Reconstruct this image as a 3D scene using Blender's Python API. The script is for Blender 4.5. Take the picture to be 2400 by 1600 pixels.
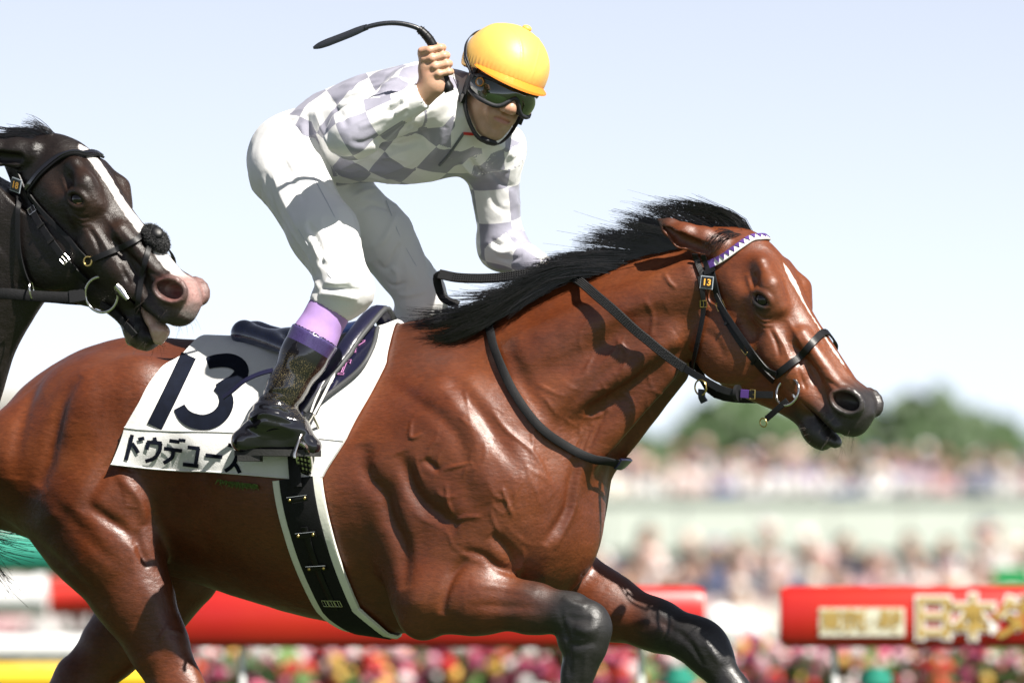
import bpy, bmesh, math, random, time
import numpy as np
from mathutils import Matrix, Vector

T0 = time.time()
random.seed(7)
RNG = np.random.default_rng(7)
for o in list(bpy.data.objects):
    bpy.data.objects.remove(o, do_unlink=True)
SC = bpy.context.scene
COL = SC.collection

# ------------------------------------------------------------------ camera
CAM = np.array([0.0, -22.0, 0.70])
TGT = np.array([0.0, 0.0, 1.56])
FW = TGT - CAM
DIST = float(np.linalg.norm(FW))
FW = FW / DIST
RT = np.array([1.0, 0, 0])
UP = np.cross(RT, FW)
VIEW_W = 2.5
cam_data = bpy.data.cameras.new('camera')
cam = bpy.data.objects.new('camera', cam_data)
COL.objects.link(cam)
cam.location = CAM
cam.rotation_euler = Vector(FW).to_track_quat('-Z', 'Y').to_euler()
cam_data.sensor_width = 36.0
cam_data.lens = 36.0 * DIST / VIEW_W
cam_data.clip_start = 0.5
cam_data.clip_end = 6000
cam_data.dof.use_dof = True
cam_data.dof.focus_distance = DIST - 0.1
cam_data.dof.aperture_fstop = 3.9
SC.camera = cam

# ------------------------------------------------------------------ world, sun, exposure
SUN_EL, SUN_AZ = math.radians(50), math.radians(-50)      # azimuth measured from +X, negative = towards the camera
SUN_DIR = np.array([math.cos(SUN_EL) * math.cos(SUN_AZ), math.cos(SUN_EL) * math.sin(SUN_AZ), math.sin(SUN_EL)])
world = bpy.data.worlds.new('World')
SC.world = world
world.use_nodes = True
wn = world.node_tree
sky = wn.nodes.new('ShaderNodeTexSky')
sky.sky_type = 'NISHITA'
sky.sun_disc = False
sky.sun_elevation = SUN_EL
sky.sun_rotation = math.atan2(SUN_DIR[0], SUN_DIR[1])
sky.altitude = 100
sky.air_density = 0.4
sky.dust_density = 0.0
sky.ozone_density = 1.0
bg = wn.nodes['Background']
hs = wn.nodes.new('ShaderNodeHueSaturation')          # a thin white veil over the whole sky
hs.inputs['Saturation'].default_value = 0.42
hs.inputs['Hue'].default_value = 0.510
wn.links.new(sky.outputs[0], hs.inputs['Color'])
wn.links.new(hs.outputs[0], bg.inputs[0])
bg.inputs[1].default_value = 0.066
sun_data = bpy.data.lights.new('sun', 'SUN')
sun_data.energy = 5.0
sun_data.angle = math.radians(0.53)
sun_data.color = (1.0, 0.95, 0.87)
sun = bpy.data.objects.new('sun', sun_data)
COL.objects.link(sun)
sun.rotation_euler = Vector(-SUN_DIR).to_track_quat('-Z', 'Y').to_euler()
sun.location = (6, -6, 12)
SC.view_settings.view_transform = 'Standard'
SC.view_settings.look = 'None'
SC.view_settings.exposure = 1.15
SC.view_settings.gamma = 1.0

# ------------------------------------------------------------------ layout helpers (metres)
def cray(u, v):
    k = VIEW_W / DIST / 2400
    return FW + RT * (u - 1200) * k + UP * (800 - v) * k
def onplane(u, v, p0, n):
    d = cray(u, v)
    return CAM + d * (np.dot(np.asarray(p0) - CAM, n) / np.dot(d, n))
def W(u, v, y):
    return onplane(u, v, np.array([0, y, 0.0]), np.array([0, 1.0, 0]))
TH = math.radians(25)
FX = np.array([math.cos(TH), -math.sin(TH), 0])
LX = np.array([math.sin(TH), math.cos(TH), 0])
def B(u, v, l):
    P = onplane(u, v, LX * l, LX)
    return np.array([P @ FX, P @ LX, P[2]])
def to_local(P):
    P = np.asarray(P)
    return np.stack([P @ FX, P @ LX, P[..., 2]], -1)
def to_world(Q):
    Q = np.asarray(Q)
    return Q[..., 0:1] * FX + Q[..., 1:2] * LX + Q[..., 2:3] * np.array([0, 0, 1.0])

# ------------------------------------------------------------------ object helpers
def new_obj(name, me, parent=None, mat=None, label=None, cat=None, group=None, kind=None):
    o = bpy.data.objects.new(name, me)
    COL.objects.link(o)
    if parent is not None:
        o.parent = parent
    if mat is not None and me is not None:
        mats = mat if isinstance(mat, (list, tuple)) else [mat]
        for m in mats:
            me.materials.append(m)
    if label: o['label'] = label
    if cat: o['category'] = cat
    if group: o['group'] = group
    if kind: o['kind'] = kind
    return o
def empty(name, loc, label, cat, group=None, rz=0.0):
    o = new_obj(name, None, None, None, label, cat, group)
    o.location = loc
    o.rotation_euler = (0, 0, rz)
    o.empty_display_size = 0.1
    return o
def mesh_np(name, V, Fq, smooth=True):
    """V (n,3); Fq list/array of polygons (all same size) or a list of arrays."""
    me = bpy.data.meshes.new(name)
    V = np.asarray(V, np.float32)
    groups = Fq if isinstance(Fq, list) and len(Fq) and isinstance(Fq[0], np.ndarray) else [np.asarray(Fq, np.int32)]
    groups = [g for g in groups if len(g)]
    loops = np.concatenate([g.ravel() for g in groups]).astype(np.int32)
    tot = np.concatenate([np.full(len(g), g.shape[1], np.int32) for g in groups])
    st = np.concatenate([[0], np.cumsum(tot)[:-1]]).astype(np.int32)
    me.vertices.add(len(V)); me.vertices.foreach_set('co', V.ravel())
    me.loops.add(len(loops)); me.loops.foreach_set('vertex_index', loops)
    me.polygons.add(len(tot)); me.polygons.foreach_set('loop_start', st); me.polygons.foreach_set('loop_total', tot)
    me.polygons.foreach_set('use_smooth', np.full(len(tot), smooth, bool))
    me.update(calc_edges=True)
    return me
def set_attr(me, name, data, typ='FLOAT_VECTOR'):
    a = me.attributes.new(name, typ, 'POINT')
    data = np.asarray(data, np.float32)
    if typ == 'FLOAT_COLOR':
        if data.shape[1] == 3:
            data = np.concatenate([data, np.ones((len(data), 1), np.float32)], 1)
        a.data.foreach_set('color', data.ravel())
    elif typ == 'FLOAT_VECTOR':
        a.data.foreach_set('vector', data.ravel())
    else:
        a.data.foreach_set('value', data.ravel())

class MB:
    """collects shapes for ONE mesh"""
    def __init__(self):
        self.V = []; self.Q = []; self.T = []; self.n = 0
    def add(self, V, Q=None, T=None):
        V = np.asarray(V, float)
        if Q is not None and len(Q): self.Q.append(np.asarray(Q, int) + self.n)
        if T is not None and len(T): self.T.append(np.asarray(T, int) + self.n)
        self.V.append(V); self.n += len(V)
    def box(self, c, size, M=None):
        s = np.array([[x, y, z] for x in (-1, 1) for y in (-1, 1) for z in (-1, 1)], float) * np.asarray(size) / 2
        if M is not None: s = s @ np.asarray(M).T
        self.add(s + np.asarray(c), [[0, 1, 3, 2], [4, 6, 7, 5], [0, 4, 5, 1], [2, 3, 7, 6], [0, 2, 6, 4], [1, 5, 7, 3]])
    def tube(self, pts, r, n=8, caps=True, flat=None, upv=None):
        """round tube through pts; r scalar or list; flat=(a,b) makes an elliptic section a*r along side, b*r along up"""
        P = np.asarray(pts, float); m = len(P)
        r = np.full(m, r) if np.isscalar(r) else np.asarray(r, float)
        Tn = np.gradient(P, axis=0); Tn /= np.linalg.norm(Tn, axis=1)[:, None] + 1e-12
        ups = np.asarray(upv, float) if upv is not None else None
        V = []
        prev = None
        for i in range(m):
            t = Tn[i]
            if ups is not None:
                u = ups if ups.ndim == 1 else ups[i]
            else:
                u = prev if prev is not None else (np.array([0, 0, 1.0]) if abs(t[2]) < .9 else np.array([1.0, 0, 0]))
            u = u - t * (u @ t); u /= np.linalg.norm(u) + 1e-12
            prev = u
            sd = np.cross(t, u)
            a, b = flat if flat is not None else (1, 1)
            ang = np.linspace(0, 2 * np.pi, n, endpoint=False)
            V.append(P[i] + r[i] * (np.cos(ang)[:, None] * sd * a + np.sin(ang)[:, None] * u * b))
        V = np.concatenate(V)
        i = np.arange(m - 1)[:, None] * n; j = np.arange(n)[None]; j2 = (j + 1) % n
        Q = np.stack([i + j, i + j2, i + n + j2, i + n + j], -1).reshape(-1, 4)
        Tr = []
        if caps:
            V = np.concatenate([V, P[:1], P[-1:]])
            a0, a1 = m * n, m * n + 1
            for k in range(n):
                Tr.append([a0, (k + 1) % n, k]); Tr.append([a1, (m - 1) * n + k, (m - 1) * n + (k + 1) % n])
        self.add(V, Q, Tr)
    def strap(self, pts, nrm, width, thick, close=False):
        """flat strap: centre line pts, surface normals nrm, width across, thickness along normal; slightly rounded"""
        P = np.asarray(pts, float); N = np.asarray(nrm, float)
        if N.ndim == 1: N = np.tile(N, (len(P), 1))
        m = len(P)
        wd = np.full(m, width) if np.isscalar(width) else np.asarray(width, float)
        Tn = np.gradient(P, axis=0) if not close else np.roll(P, -1, 0) - np.roll(P, 1, 0)
        Tn /= np.linalg.norm(Tn, axis=1)[:, None] + 1e-12
        N = N - Tn * (N * Tn).sum(1)[:, None]; N /= np.linalg.norm(N, axis=1)[:, None] + 1e-12
        S = np.cross(Tn, N)
        prof = np.array([[-1, 0], [-1, .8], [-.93, 1], [0, 1.04], [.93, 1], [1, .8], [1, 0], [0, -.05]])
        k = len(prof)
        V = P[:, None] + S[:, None] * prof[None, :, 0:1] * (wd[:, None, None] / 2) + N[:, None] * prof[None, :, 1:2] * thick
        V = V.reshape(-1, 3)
        mm = m if close else m - 1
        i = np.arange(mm)[:, None]; j = np.arange(k)[None]; j2 = (j + 1) % k; i2 = (i + 1) % m
        Q = np.stack([i * k + j, i * k + j2, i2 * k + j2, i2 * k + j], -1).reshape(-1, 4)
        Tr = []
        if not close:
            V = np.concatenate([V, P[:1], P[-1:]])
            for q in range(k):
                Tr.append([m * k, (q + 1) % k, q]); Tr.append([m * k + 1, (m - 1) * k + q, (m - 1) * k + (q + 1) % k])
        self.add(V, Q, Tr)
    def ring(self, c, ax, R, r, n=28, k=8, e=1.0, e_dir=None):
        c = np.asarray(c, float); ax = np.asarray(ax, float); ax = ax / np.linalg.norm(ax)
        a = np.asarray(e_dir, float) if e_dir is not None else (np.array([0, 0, 1.0]) if abs(ax[2]) < .9 else np.array([1.0, 0, 0]))
        a = a - ax * (a @ ax); a /= np.linalg.norm(a); b = np.cross(ax, a)
        th = np.linspace(0, 2 * np.pi, n, endpoint=False); ph = np.linspace(0, 2 * np.pi, k, endpoint=False)
        C = c + R * (np.cos(th)[:, None] * a * e + np.sin(th)[:, None] * b)
        D = np.cos(th)[:, None] * a + np.sin(th)[:, None] * b
        V = C[:, None] + r * (np.cos(ph)[None, :, None] * D[:, None] + np.sin(ph)[None, :, None] * ax)
        i = np.arange(n)[:, None]; j = np.arange(k)[None]
        Q = np.stack([i * k + j, ((i + 1) % n) * k + j, ((i + 1) % n) * k + (j + 1) % k, i * k + (j + 1) % k], -1).reshape(-1, 4)
        self.add(V.reshape(-1, 3), Q)
    def ball(self, c, r, M=None, n=14, k=9):
        c = np.asarray(c, float); r = np.asarray(r, float) * np.ones(3)
        th = np.linspace(0, 2 * np.pi, n, endpoint=False); ph = np.linspace(0, np.pi, k + 2)[1:-1]
        V = np.stack([np.outer(np.sin(ph), np.cos(th)), np.outer(np.sin(ph), np.sin(th)), np.outer(np.cos(ph), np.ones(n))], -1).reshape(-1, 3)
        V = np.concatenate([V, [[0, 0, 1], [0, 0, -1]]]) * r
        if M is not None: V = V @ np.asarray(M).T
        i = np.arange(k - 1)[:, None] * n; j = np.arange(n)[None]; j2 = (j + 1) % n
        Q = np.stack([i + j, i + n + j, i + n + j2, i + j2], -1).reshape(-1, 4)
        Tr = [[k * n, q, (q + 1) % n] for q in range(n)] + [[k * n + 1, (k - 1) * n + (q + 1) % n, (k - 1) * n + q] for q in range(n)]
        self.add(V + c, Q, Tr)
    def mesh(self, name, smooth=True):
        V = np.concatenate(self.V)
        g = []
        if self.Q: g.append(np.concatenate(self.Q).astype(np.int32))
        if self.T: g.append(np.concatenate(self.T).astype(np.int32))
        return mesh_np(name, V, g, smooth)
    def build(self, name, mat, parent=None, smooth=True, **kw):
        me = self.mesh(name, smooth)
        if smooth: me.set_sharp_from_angle(angle=math.radians(50))
        return new_obj(name, me, parent, mat, **kw)

def spline(pts, n=40):
    """Catmull-Rom through pts, resampled evenly to n points"""
    P = np.asarray(pts, float)
    if len(P) == 2:
        return P[0] + (P[1] - P[0]) * np.linspace(0, 1, n)[:, None]
    E = np.concatenate([[2 * P[0] - P[1]], P, [2 * P[-1] - P[-2]]])
    out = []
    for i in range(1, len(E) - 2):
        t = np.linspace(0, 1, 16, endpoint=False)[:, None]
        p0, p1, p2, p3 = E[i - 1], E[i], E[i + 1], E[i + 2]
        out.append(.5 * ((2 * p1) + (-p0 + p2) * t + (2 * p0 - 5 * p1 + 4 * p2 - p3) * t ** 2 + (-p0 + 3 * p1 - 3 * p2 + p3) * t ** 3))
    out.append(P[-1:])
    Q = np.concatenate(out)
    s = np.concatenate([[0], np.cumsum(np.linalg.norm(np.diff(Q, axis=0), axis=1))])
    g = np.linspace(0, s[-1], n)
    return np.stack([np.interp(g, s, Q[:, k]) for k in range(Q.shape[1])], -1)

# ------------------------------------------------------------------ signed distance modelling
def nrm(v):
    v = np.asarray(v, float); return v / np.linalg.norm(v)
def axis(*segs):
    """grid axis from (start, end, step) pieces"""
    out = []
    for a, b, h in segs:
        n = max(1, int(round((b - a) / h)))
        out.append(a + (b - a) * np.arange(n) / n)
    out.append([segs[-1][1]])
    return np.concatenate(out)
class Field:
    def __init__(self, ax):
        self.ax = [np.asarray(a, np.float32) for a in ax]
        self.axd = [np.asarray(a, float) for a in ax]
        self.n = np.array([len(a) for a in ax])
        self.lo = np.array([a[0] for a in self.axd]); self.hi = np.array([a[-1] for a in self.axd])
        self.F = np.full(self.n, 0.12, np.float32)
    def apply(self, fn, lo, hi, k=0.02, op='add', m=0.05):
        lo = np.asarray(lo) - k - m; hi = np.asarray(hi) + k + m
        a = np.array([np.searchsorted(self.axd[i], lo[i]) for i in range(3)])
        b = np.array([np.searchsorted(self.axd[i], hi[i], 'right') for i in range(3)])
        if (b <= a).any(): return
        sl = tuple(slice(a[i], b[i]) for i in range(3))
        X = self.ax[0][sl[0]][:, None, None]; Y = self.ax[1][sl[1]][None, :, None]; Z = self.ax[2][sl[2]][None, None, :]
        d = fn(X, Y, Z).astype(np.float32)
        d = np.broadcast_to(d, tuple(b - a))
        A = self.F[sl]
        if op == 'add':
            hh = np.clip(.5 + .5 * (A - d) / k, 0, 1)
            self.F[sl] = A + (d - A) * hh - k * hh * (1 - hh)
        elif op == 'sub':
            d = -d
            hh = np.clip(.5 - .5 * (A - d) / k, 0, 1)
            self.F[sl] = A + (d - A) * hh + k * hh * (1 - hh)
        elif op == 'and':
            hh = np.clip(.5 - .5 * (A - d) / k, 0, 1)
            self.F[sl] = A + (d - A) * hh + k * hh * (1 - hh)
        elif op == 'off':            # raw offset (positive d pushes the surface in)
            self.F[sl] = A + d
    # primitives ------------------------------------------------------
    def cap(self, a, b, ra, rb, k=0.03, op='add', S=None, m=1.0):
        a = np.asarray(a, float); b = np.asarray(b, float); ba = b - a; L2 = float(ba @ ba) + 1e-12
        Sv = nrm(S) if S is not None else None
        def fn(X, Y, Z):
            px, py, pz = X - a[0], Y - a[1], Z - a[2]
            t = np.clip((px * ba[0] + py * ba[1] + pz * ba[2]) / L2, 0, 1)
            qx, qy, qz = px - t * ba[0], py - t * ba[1], pz - t * ba[2]
            q2 = qx * qx + qy * qy + qz * qz
            sc = 1.0
            if Sv is not None:
                qs = qx * Sv[0] + qy * Sv[1] + qz * Sv[2]
                q2 = q2 - qs * qs * (1 - 1 / m ** 2)
                sc = min(1.0, m)
            return (np.sqrt(np.maximum(q2, 0)) - (ra + (rb - ra) * t)) * sc
        mm = max(1.0, m)
        lo = np.minimum(a - ra * mm, b - rb * mm); hi = np.maximum(a + ra * mm, b + rb * mm)
        self.apply(fn, lo, hi, k, op)
    def chain(self, pts, rad, k=0.02, **kw):
        for i in range(len(pts) - 1):
            self.cap(pts[i], pts[i + 1], rad[i], rad[i + 1], k=k, **kw)
    def ell(self, c, r, A=None, k=0.03, op='add'):
        c = np.asarray(c, float); r = np.asarray(r, float)
        A = np.eye(3) if A is None else np.asarray(A, float)     # rows = local axes
        def fn(X, Y, Z):
            px, py, pz = X - c[0], Y - c[1], Z - c[2]
            k0 = 0; k1 = 0
            for i in range(3):
                q = px * A[i][0] + py * A[i][1] + pz * A[i][2]
                k0 = k0 + (q / r[i]) ** 2; k1 = k1 + (q / r[i] ** 2) ** 2
            k0 = np.sqrt(k0); k1 = np.sqrt(k1) + 1e-6
            return k0 * (k0 - 1) / k1
        e = np.sqrt(((A * r[:, None]) ** 2).sum(0))
        self.apply(fn, c - e, c + e, k, op)
    def loft(self, O, D, U, L, tab, k=0.03, op='add', npow=2.0):
        """tab rows: t, ctop, cbot, halfwidth, pinch_top, pinch_bottom"""
        tab = np.asarray(tab, float); O = np.asarray(O, float)
        tt = np.linspace(tab[0, 0], tab[-1, 0], 240)
        cols = []
        for j in range(1, tab.shape[1]):
            y = tab[:, j]; x = tab[:, 0]
            # monotone-ish cubic via catmull tangents
            dy = np.gradient(y, x)
            i = np.clip(np.searchsorted(x, tt, 'right') - 1, 0, len(x) - 2)
            hx = x[i + 1] - x[i]; s = (tt - x[i]) / hx
            cols.append((2 * s ** 3 - 3 * s ** 2 + 1) * y[i] + (s ** 3 - 2 * s ** 2 + s) * hx * dy[i] + (-2 * s ** 3 + 3 * s ** 2) * y[i + 1] + (s ** 3 - s ** 2) * hx * dy[i + 1])
        t0, t1 = tab[0, 0], tab[-1, 0]
        def fn(X, Y, Z):
            px, py, pz = X - O[0], Y - O[1], Z - O[2]
            t = px * D[0] + py * D[1] + pz * D[2]
            c = px * U[0] + py * U[1] + pz * U[2]
            l = px * L[0] + py * L[1] + pz * L[2]
            tc = np.clip(t, t0, t1)
            fi = (tc - t0) / (t1 - t0) * 239
            i0 = np.minimum(fi.astype(np.int32), 238); fr = fi - i0
            def look(a): return a[i0] * (1 - fr) + a[i0 + 1] * fr
            top, bot, w, e, eb = [look(a.astype(np.float32)) for a in cols[:5]]
            cz = (top + bot) / 2; hh = np.maximum((top - bot) / 2, .004)
            zn = (c - cz) / hh
            ww = np.maximum(w * (1 - e * np.clip(zn, 0, 1.2) ** 2 - eb * np.clip(-zn, 0, 1.2) ** 2), .004)
            if npow == 2.0:
                g = np.sqrt((l / ww) ** 2 + zn ** 2) + 1e-4
            else:
                g = (np.abs(l / ww) ** npow + np.abs(zn) ** npow) ** (1 / npow) + 1e-4
            r = np.sqrt(l * l + (c - cz) ** 2) + 1e-5
            d = r * (1 - 1 / g)
            dt = np.abs(t - tc)
            return np.where(dt > 0, np.sqrt(np.maximum(d, 0) ** 2 + dt ** 2), d)
        cs = []
        for row in tab:
            for cc in (row[1], row[2]):
                for lw in (-row[3], row[3]):
                    cs.append(O + row[0] * np.asarray(D) + cc * np.asarray(U) + lw * np.asarray(L))
        cs = np.array(cs)
        self.apply(fn, cs.min(0), cs.max(0), k, op)
    # queries ---------------------------------------------------------
    def sample(self, P):
        P = np.asarray(P, float)
        q = np.stack([np.interp(P[..., k], self.axd[k], np.arange(self.n[k])) for k in range(3)], -1)
        q = np.clip(q, 0, self.n - 1.001)
        i = q.astype(int); f = q - i
        out = 0
        for a in (0, 1):
            for b in (0, 1):
                for c in (0, 1):
                    w = (f[..., 0] if a else 1 - f[..., 0]) * (f[..., 1] if b else 1 - f[..., 1]) * (f[..., 2] if c else 1 - f[..., 2])
                    out = out + w * self.F[i[..., 0] + a, i[..., 1] + b, i[..., 2] + c]
        return out
    def grad(self, P, e=0.008):
        P = np.asarray(P, float)
        g = np.stack([self.sample(P + np.eye(3)[k] * e) - self.sample(P - np.eye(3)[k] * e) for k in range(3)], -1)
        return g / (np.linalg.norm(g, axis=-1, keepdims=True) + 1e-9)
    def hit(self, o, d, tmax=60.0, t0=0.0, off=0.0):
        """sphere trace rays (arrays); returns points (nan if missed)"""
        o = np.atleast_2d(np.asarray(o, float)); d = np.atleast_2d(np.asarray(d, float)); d = d / np.linalg.norm(d, axis=1)[:, None]
        # enter the box
        hi = self.hi
        with np.errstate(divide='ignore', invalid='ignore'):
            ta = (self.lo - o) / d; tb = (hi - o) / d
        tn = np.nanmax(np.minimum(ta, tb), axis=1)
        t = np.maximum(tn, t0) + 1e-4
        for _ in range(220):
            s = self.sample(o + d * t[:, None]) - off
            t = t + np.clip(s * .75, -.01, .04)
            if _ > 30 and np.all((np.abs(s) < 2e-4) | (s > .1)) and _ > 90: break
        P = o + d * t[:, None]
        bad = np.abs(self.sample(P) - off) > .006
        P[bad] = np.nan
        return P
    def snap(self, P, off=0.0, it=12):
        P = np.array(P, float)
        for _ in range(it):
            P = P - self.grad(P) * ((self.sample(P) - off) * .8)[..., None]
        return P
    def mesh(self, smooth_it=2, lam=.5):
        F = self.F; ins = F < 0
        nx, ny, nz = F.shape
        c = np.zeros((nx - 1, ny - 1, nz - 1), np.uint8)
        for a in (0, 1):
            for b in (0, 1):
                for d in (0, 1):
                    c += ins[a:nx - 1 + a, b:ny - 1 + b, d:nz - 1 + d]
        act = (c > 0) & (c < 8)
        I = np.argwhere(act)
        idx = np.full(act.shape, -1, np.int32); idx[act] = np.arange(len(I))
        acc = np.zeros((len(I), 3)); cnt = np.zeros(len(I))
        cor = [(a, b, d) for a in (0, 1) for b in (0, 1) for d in (0, 1)]
        vals = {q: F[I[:, 0] + q[0], I[:, 1] + q[1], I[:, 2] + q[2]] for q in cor}
        for q in cor:
            for ax in range(3):
                if q[ax] == 0:
                    q2 = list(q); q2[ax] = 1; q2 = tuple(q2)
                    v0, v1 = vals[q], vals[q2]
                    m = (v0 < 0) != (v1 < 0)
                    t = v0[m] / (v0[m] - v1[m])
                    p = np.tile(np.array(q, float), (m.sum(), 1)); p[:, ax] = t
                    acc[m] += p; cnt[m] += 1
        G = I + acc / cnt[:, None]
        V = np.stack([np.interp(G[:, k], np.arange(self.n[k]), self.axd[k]) for k in range(3)], -1)
        quads = []
        for ax in range(3):
            a, b = [k for k in range(3) if k != ax]
            s0 = [slice(None)] * 3; s1 = [slice(None)] * 3
            s0[ax] = slice(0, -1); s1[ax] = slice(1, None)
            m = ins[tuple(s0)] != ins[tuple(s1)]
            E = np.argwhere(m)
            E = E[(E[:, a] > 0) & (E[:, b] > 0) & (E[:, a] < F.shape[a] - 1) & (E[:, b] < F.shape[b] - 1)]
            def cell(da, db):
                e = E.copy(); e[:, a] += da; e[:, b] += db
                return idx[e[:, 0], e[:, 1], e[:, 2]]
            q = np.stack([cell(-1, -1), cell(0, -1), cell(0, 0), cell(-1, 0)], 1)
            flip = ins[E[:, 0], E[:, 1], E[:, 2]]
            if ax == 1: flip = ~flip
            q[~flip] = q[~flip][:, ::-1]
            quads.append(q)
        Q = np.concatenate(quads); Q = Q[(Q >= 0).all(1)]
        V = relax(V, Q, smooth_it, lam)
        return V, Q
def relax(V, Q, it=2, lam=.5):
    E = np.concatenate([Q[:, [i, (i + 1) % Q.shape[1]]] for i in range(Q.shape[1])])
    deg = np.bincount(E[:, 0], minlength=len(V)) + np.bincount(E[:, 1], minlength=len(V))
    for i in range(it):
        for l_ in (lam, -lam * 1.04) if i % 1 == 0 else ():
            A = np.zeros_like(V)
            for k in range(3):
                A[:, k] = np.bincount(E[:, 0], V[E[:, 1], k], len(V)) + np.bincount(E[:, 1], V[E[:, 0], k], len(V))
            V = V + l_ * (A / np.maximum(deg, 1)[:, None] - V)
    return V
def vnormals(V, Q):
    n = np.cross(V[Q[:, 2]] - V[Q[:, 0]], V[Q[:, 3 if Q.shape[1] > 3 else 1]] - V[Q[:, 1 if Q.shape[1] > 3 else 0]])
    N = np.zeros_like(V)
    for j in range(Q.shape[1]):
        for k in range(3):
            N[:, k] += np.bincount(Q[:, j], n[:, k], len(V))
    return N / (np.linalg.norm(N, axis=1)[:, None] + 1e-12)
def noise3(P, scale, seed=0):
    """smooth value noise on points, about -1..1"""
    r = np.random.default_rng(seed); G = r.uniform(-1, 1, (32, 32, 32))
    q = np.asarray(P) * scale + 100.0
    i = np.floor(q).astype(int); f = q - i; f = f * f * (3 - 2 * f); i &= 31; j = (i + 1) & 31
    out = 0
    for a in (0, 1):
        for b in (0, 1):
            for c in (0, 1):
                w = (f[:, 0] if a else 1 - f[:, 0]) * (f[:, 1] if b else 1 - f[:, 1]) * (f[:, 2] if c else 1 - f[:, 2])
                out = out + w * G[(j if a else i)[:, 0], (j if b else i)[:, 1], (j if c else i)[:, 2]]
    return out
def poly_dist(P, line):
    """distance of points to polyline, and position along it 0..1"""
    best = np.full(len(P), 9.0); par = np.zeros(len(P)); n = len(line) - 1
    for i, (a, b) in enumerate(zip(line[:-1], line[1:])):
        ba = b - a; t = np.clip(((P - a) @ ba) / (ba @ ba + 1e-12), 0, 1)
        d = np.linalg.norm(P - a - t[:, None] * ba, axis=1)
        m = d < best; best[m] = d[m]; par[m] = ((i + t) / n)[m]
    return best, par
def sstep(x, a, b):
    t = np.clip((np.asarray(x) - a) / (b - a), 0, 1); return t * t * (3 - 2 * t)
# ------------------------------------------------------------------ materials
def pmat(name, col, rough=.5, metal=0.0, spec=.5, bump=None, var=None, coat=0.0, sheen=0.0, attr=None, sss=0.0, stretch=None, coat_rough=.1, var_col=None):
    m = bpy.data.materials.new(name); m.use_nodes = True
    nt = m.node_tree; b = nt.nodes['Principled BSDF']
    b.inputs['Base Color'].default_value = (*col, 1)
    b.inputs['Roughness'].default_value = rough
    b.inputs['Metallic'].default_value = metal
    b.inputs['Specular IOR Level'].default_value = spec
    b.inputs['Coat Weight'].default_value = coat
    b.inputs['Coat Roughness'].default_value = coat_rough
    if sheen:
        b.inputs['Sheen Weight'].default_value = sheen
        b.inputs['Sheen Roughness'].default_value = .4
    if sss:
        b.inputs['Subsurface Weight'].default_value = sss
        b.inputs['Subsurface Radius'].default_value = (.012, .005, .003)
        b.inputs['Subsurface Scale'].default_value = .5
    tc = nt.nodes.new('ShaderNodeTexCoord')
    vec = tc.outputs['Object']
    if stretch:
        mp = nt.nodes.new('ShaderNodeMapping'); mp.inputs['Scale'].default_value = stretch
        nt.links.new(vec, mp.inputs[0]); vec_s = mp.outputs[0]
    else:
        vec_s = vec
    src = None
    if attr:
        at = nt.nodes.new('ShaderNodeAttribute'); at.attribute_name = attr
        src = at.outputs['Color']
    if var:
        nz = nt.nodes.new('ShaderNodeTexNoise'); nz.inputs['Scale'].default_value = var[0]; nz.inputs['Detail'].default_value = 6
        nz.inputs['Roughness'].default_value = .62
        nt.links.new(vec_s, nz.inputs['Vector'])
        rp = nt.nodes.new('ShaderNodeMapRange'); rp.inputs['From Min'].default_value = .25; rp.inputs['From Max'].default_value = .75
        rp.inputs['To Min'].default_value = 1 - var[1]; rp.inputs['To Max'].default_value = 1 + var[1]
        nt.links.new(nz.outputs[0], rp.inputs[0])
        mx = nt.nodes.new('ShaderNodeMix'); mx.data_type = 'RGBA'
        if var_col is None:
            mx.blend_type = 'MULTIPLY'; mx.inputs['Factor'].default_value = 1
            if src is not None: nt.links.new(src, mx.inputs[6])
            else: mx.inputs[6].default_value = (*col, 1)
            nt.links.new(rp.outputs[0], mx.inputs[7])
        else:
            rp.inputs['To Min'].default_value = 0; rp.inputs['To Max'].default_value = 1
            if src is not None: nt.links.new(src, mx.inputs[6])
            else: mx.inputs[6].default_value = (*col, 1)
            mx.inputs[7].default_value = (*var_col, 1)
            nt.links.new(rp.outputs[0], mx.inputs['Factor'])
        src = mx.outputs[2]
    if src is not None:
        nt.links.new(src, b.inputs['Base Color'])
    if bump:
        prev = None
        for sc, st, dist in bump:
            nz = nt.nodes.new('ShaderNodeTexNoise'); nz.inputs['Scale'].default_value = sc; nz.inputs['Detail'].default_value = 3
            nt.links.new(vec_s, nz.inputs['Vector'])
            bp = nt.nodes.new('ShaderNodeBump'); bp.inputs['Strength'].default_value = st; bp.inputs['Distance'].default_value = dist
            nt.links.new(nz.outputs[0], bp.inputs['Height'])
            if prev is not None: nt.links.new(prev, bp.inputs['Normal'])
            prev = bp.outputs[0]
        nt.links.new(prev, b.inputs['Normal'])
    return m
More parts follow.
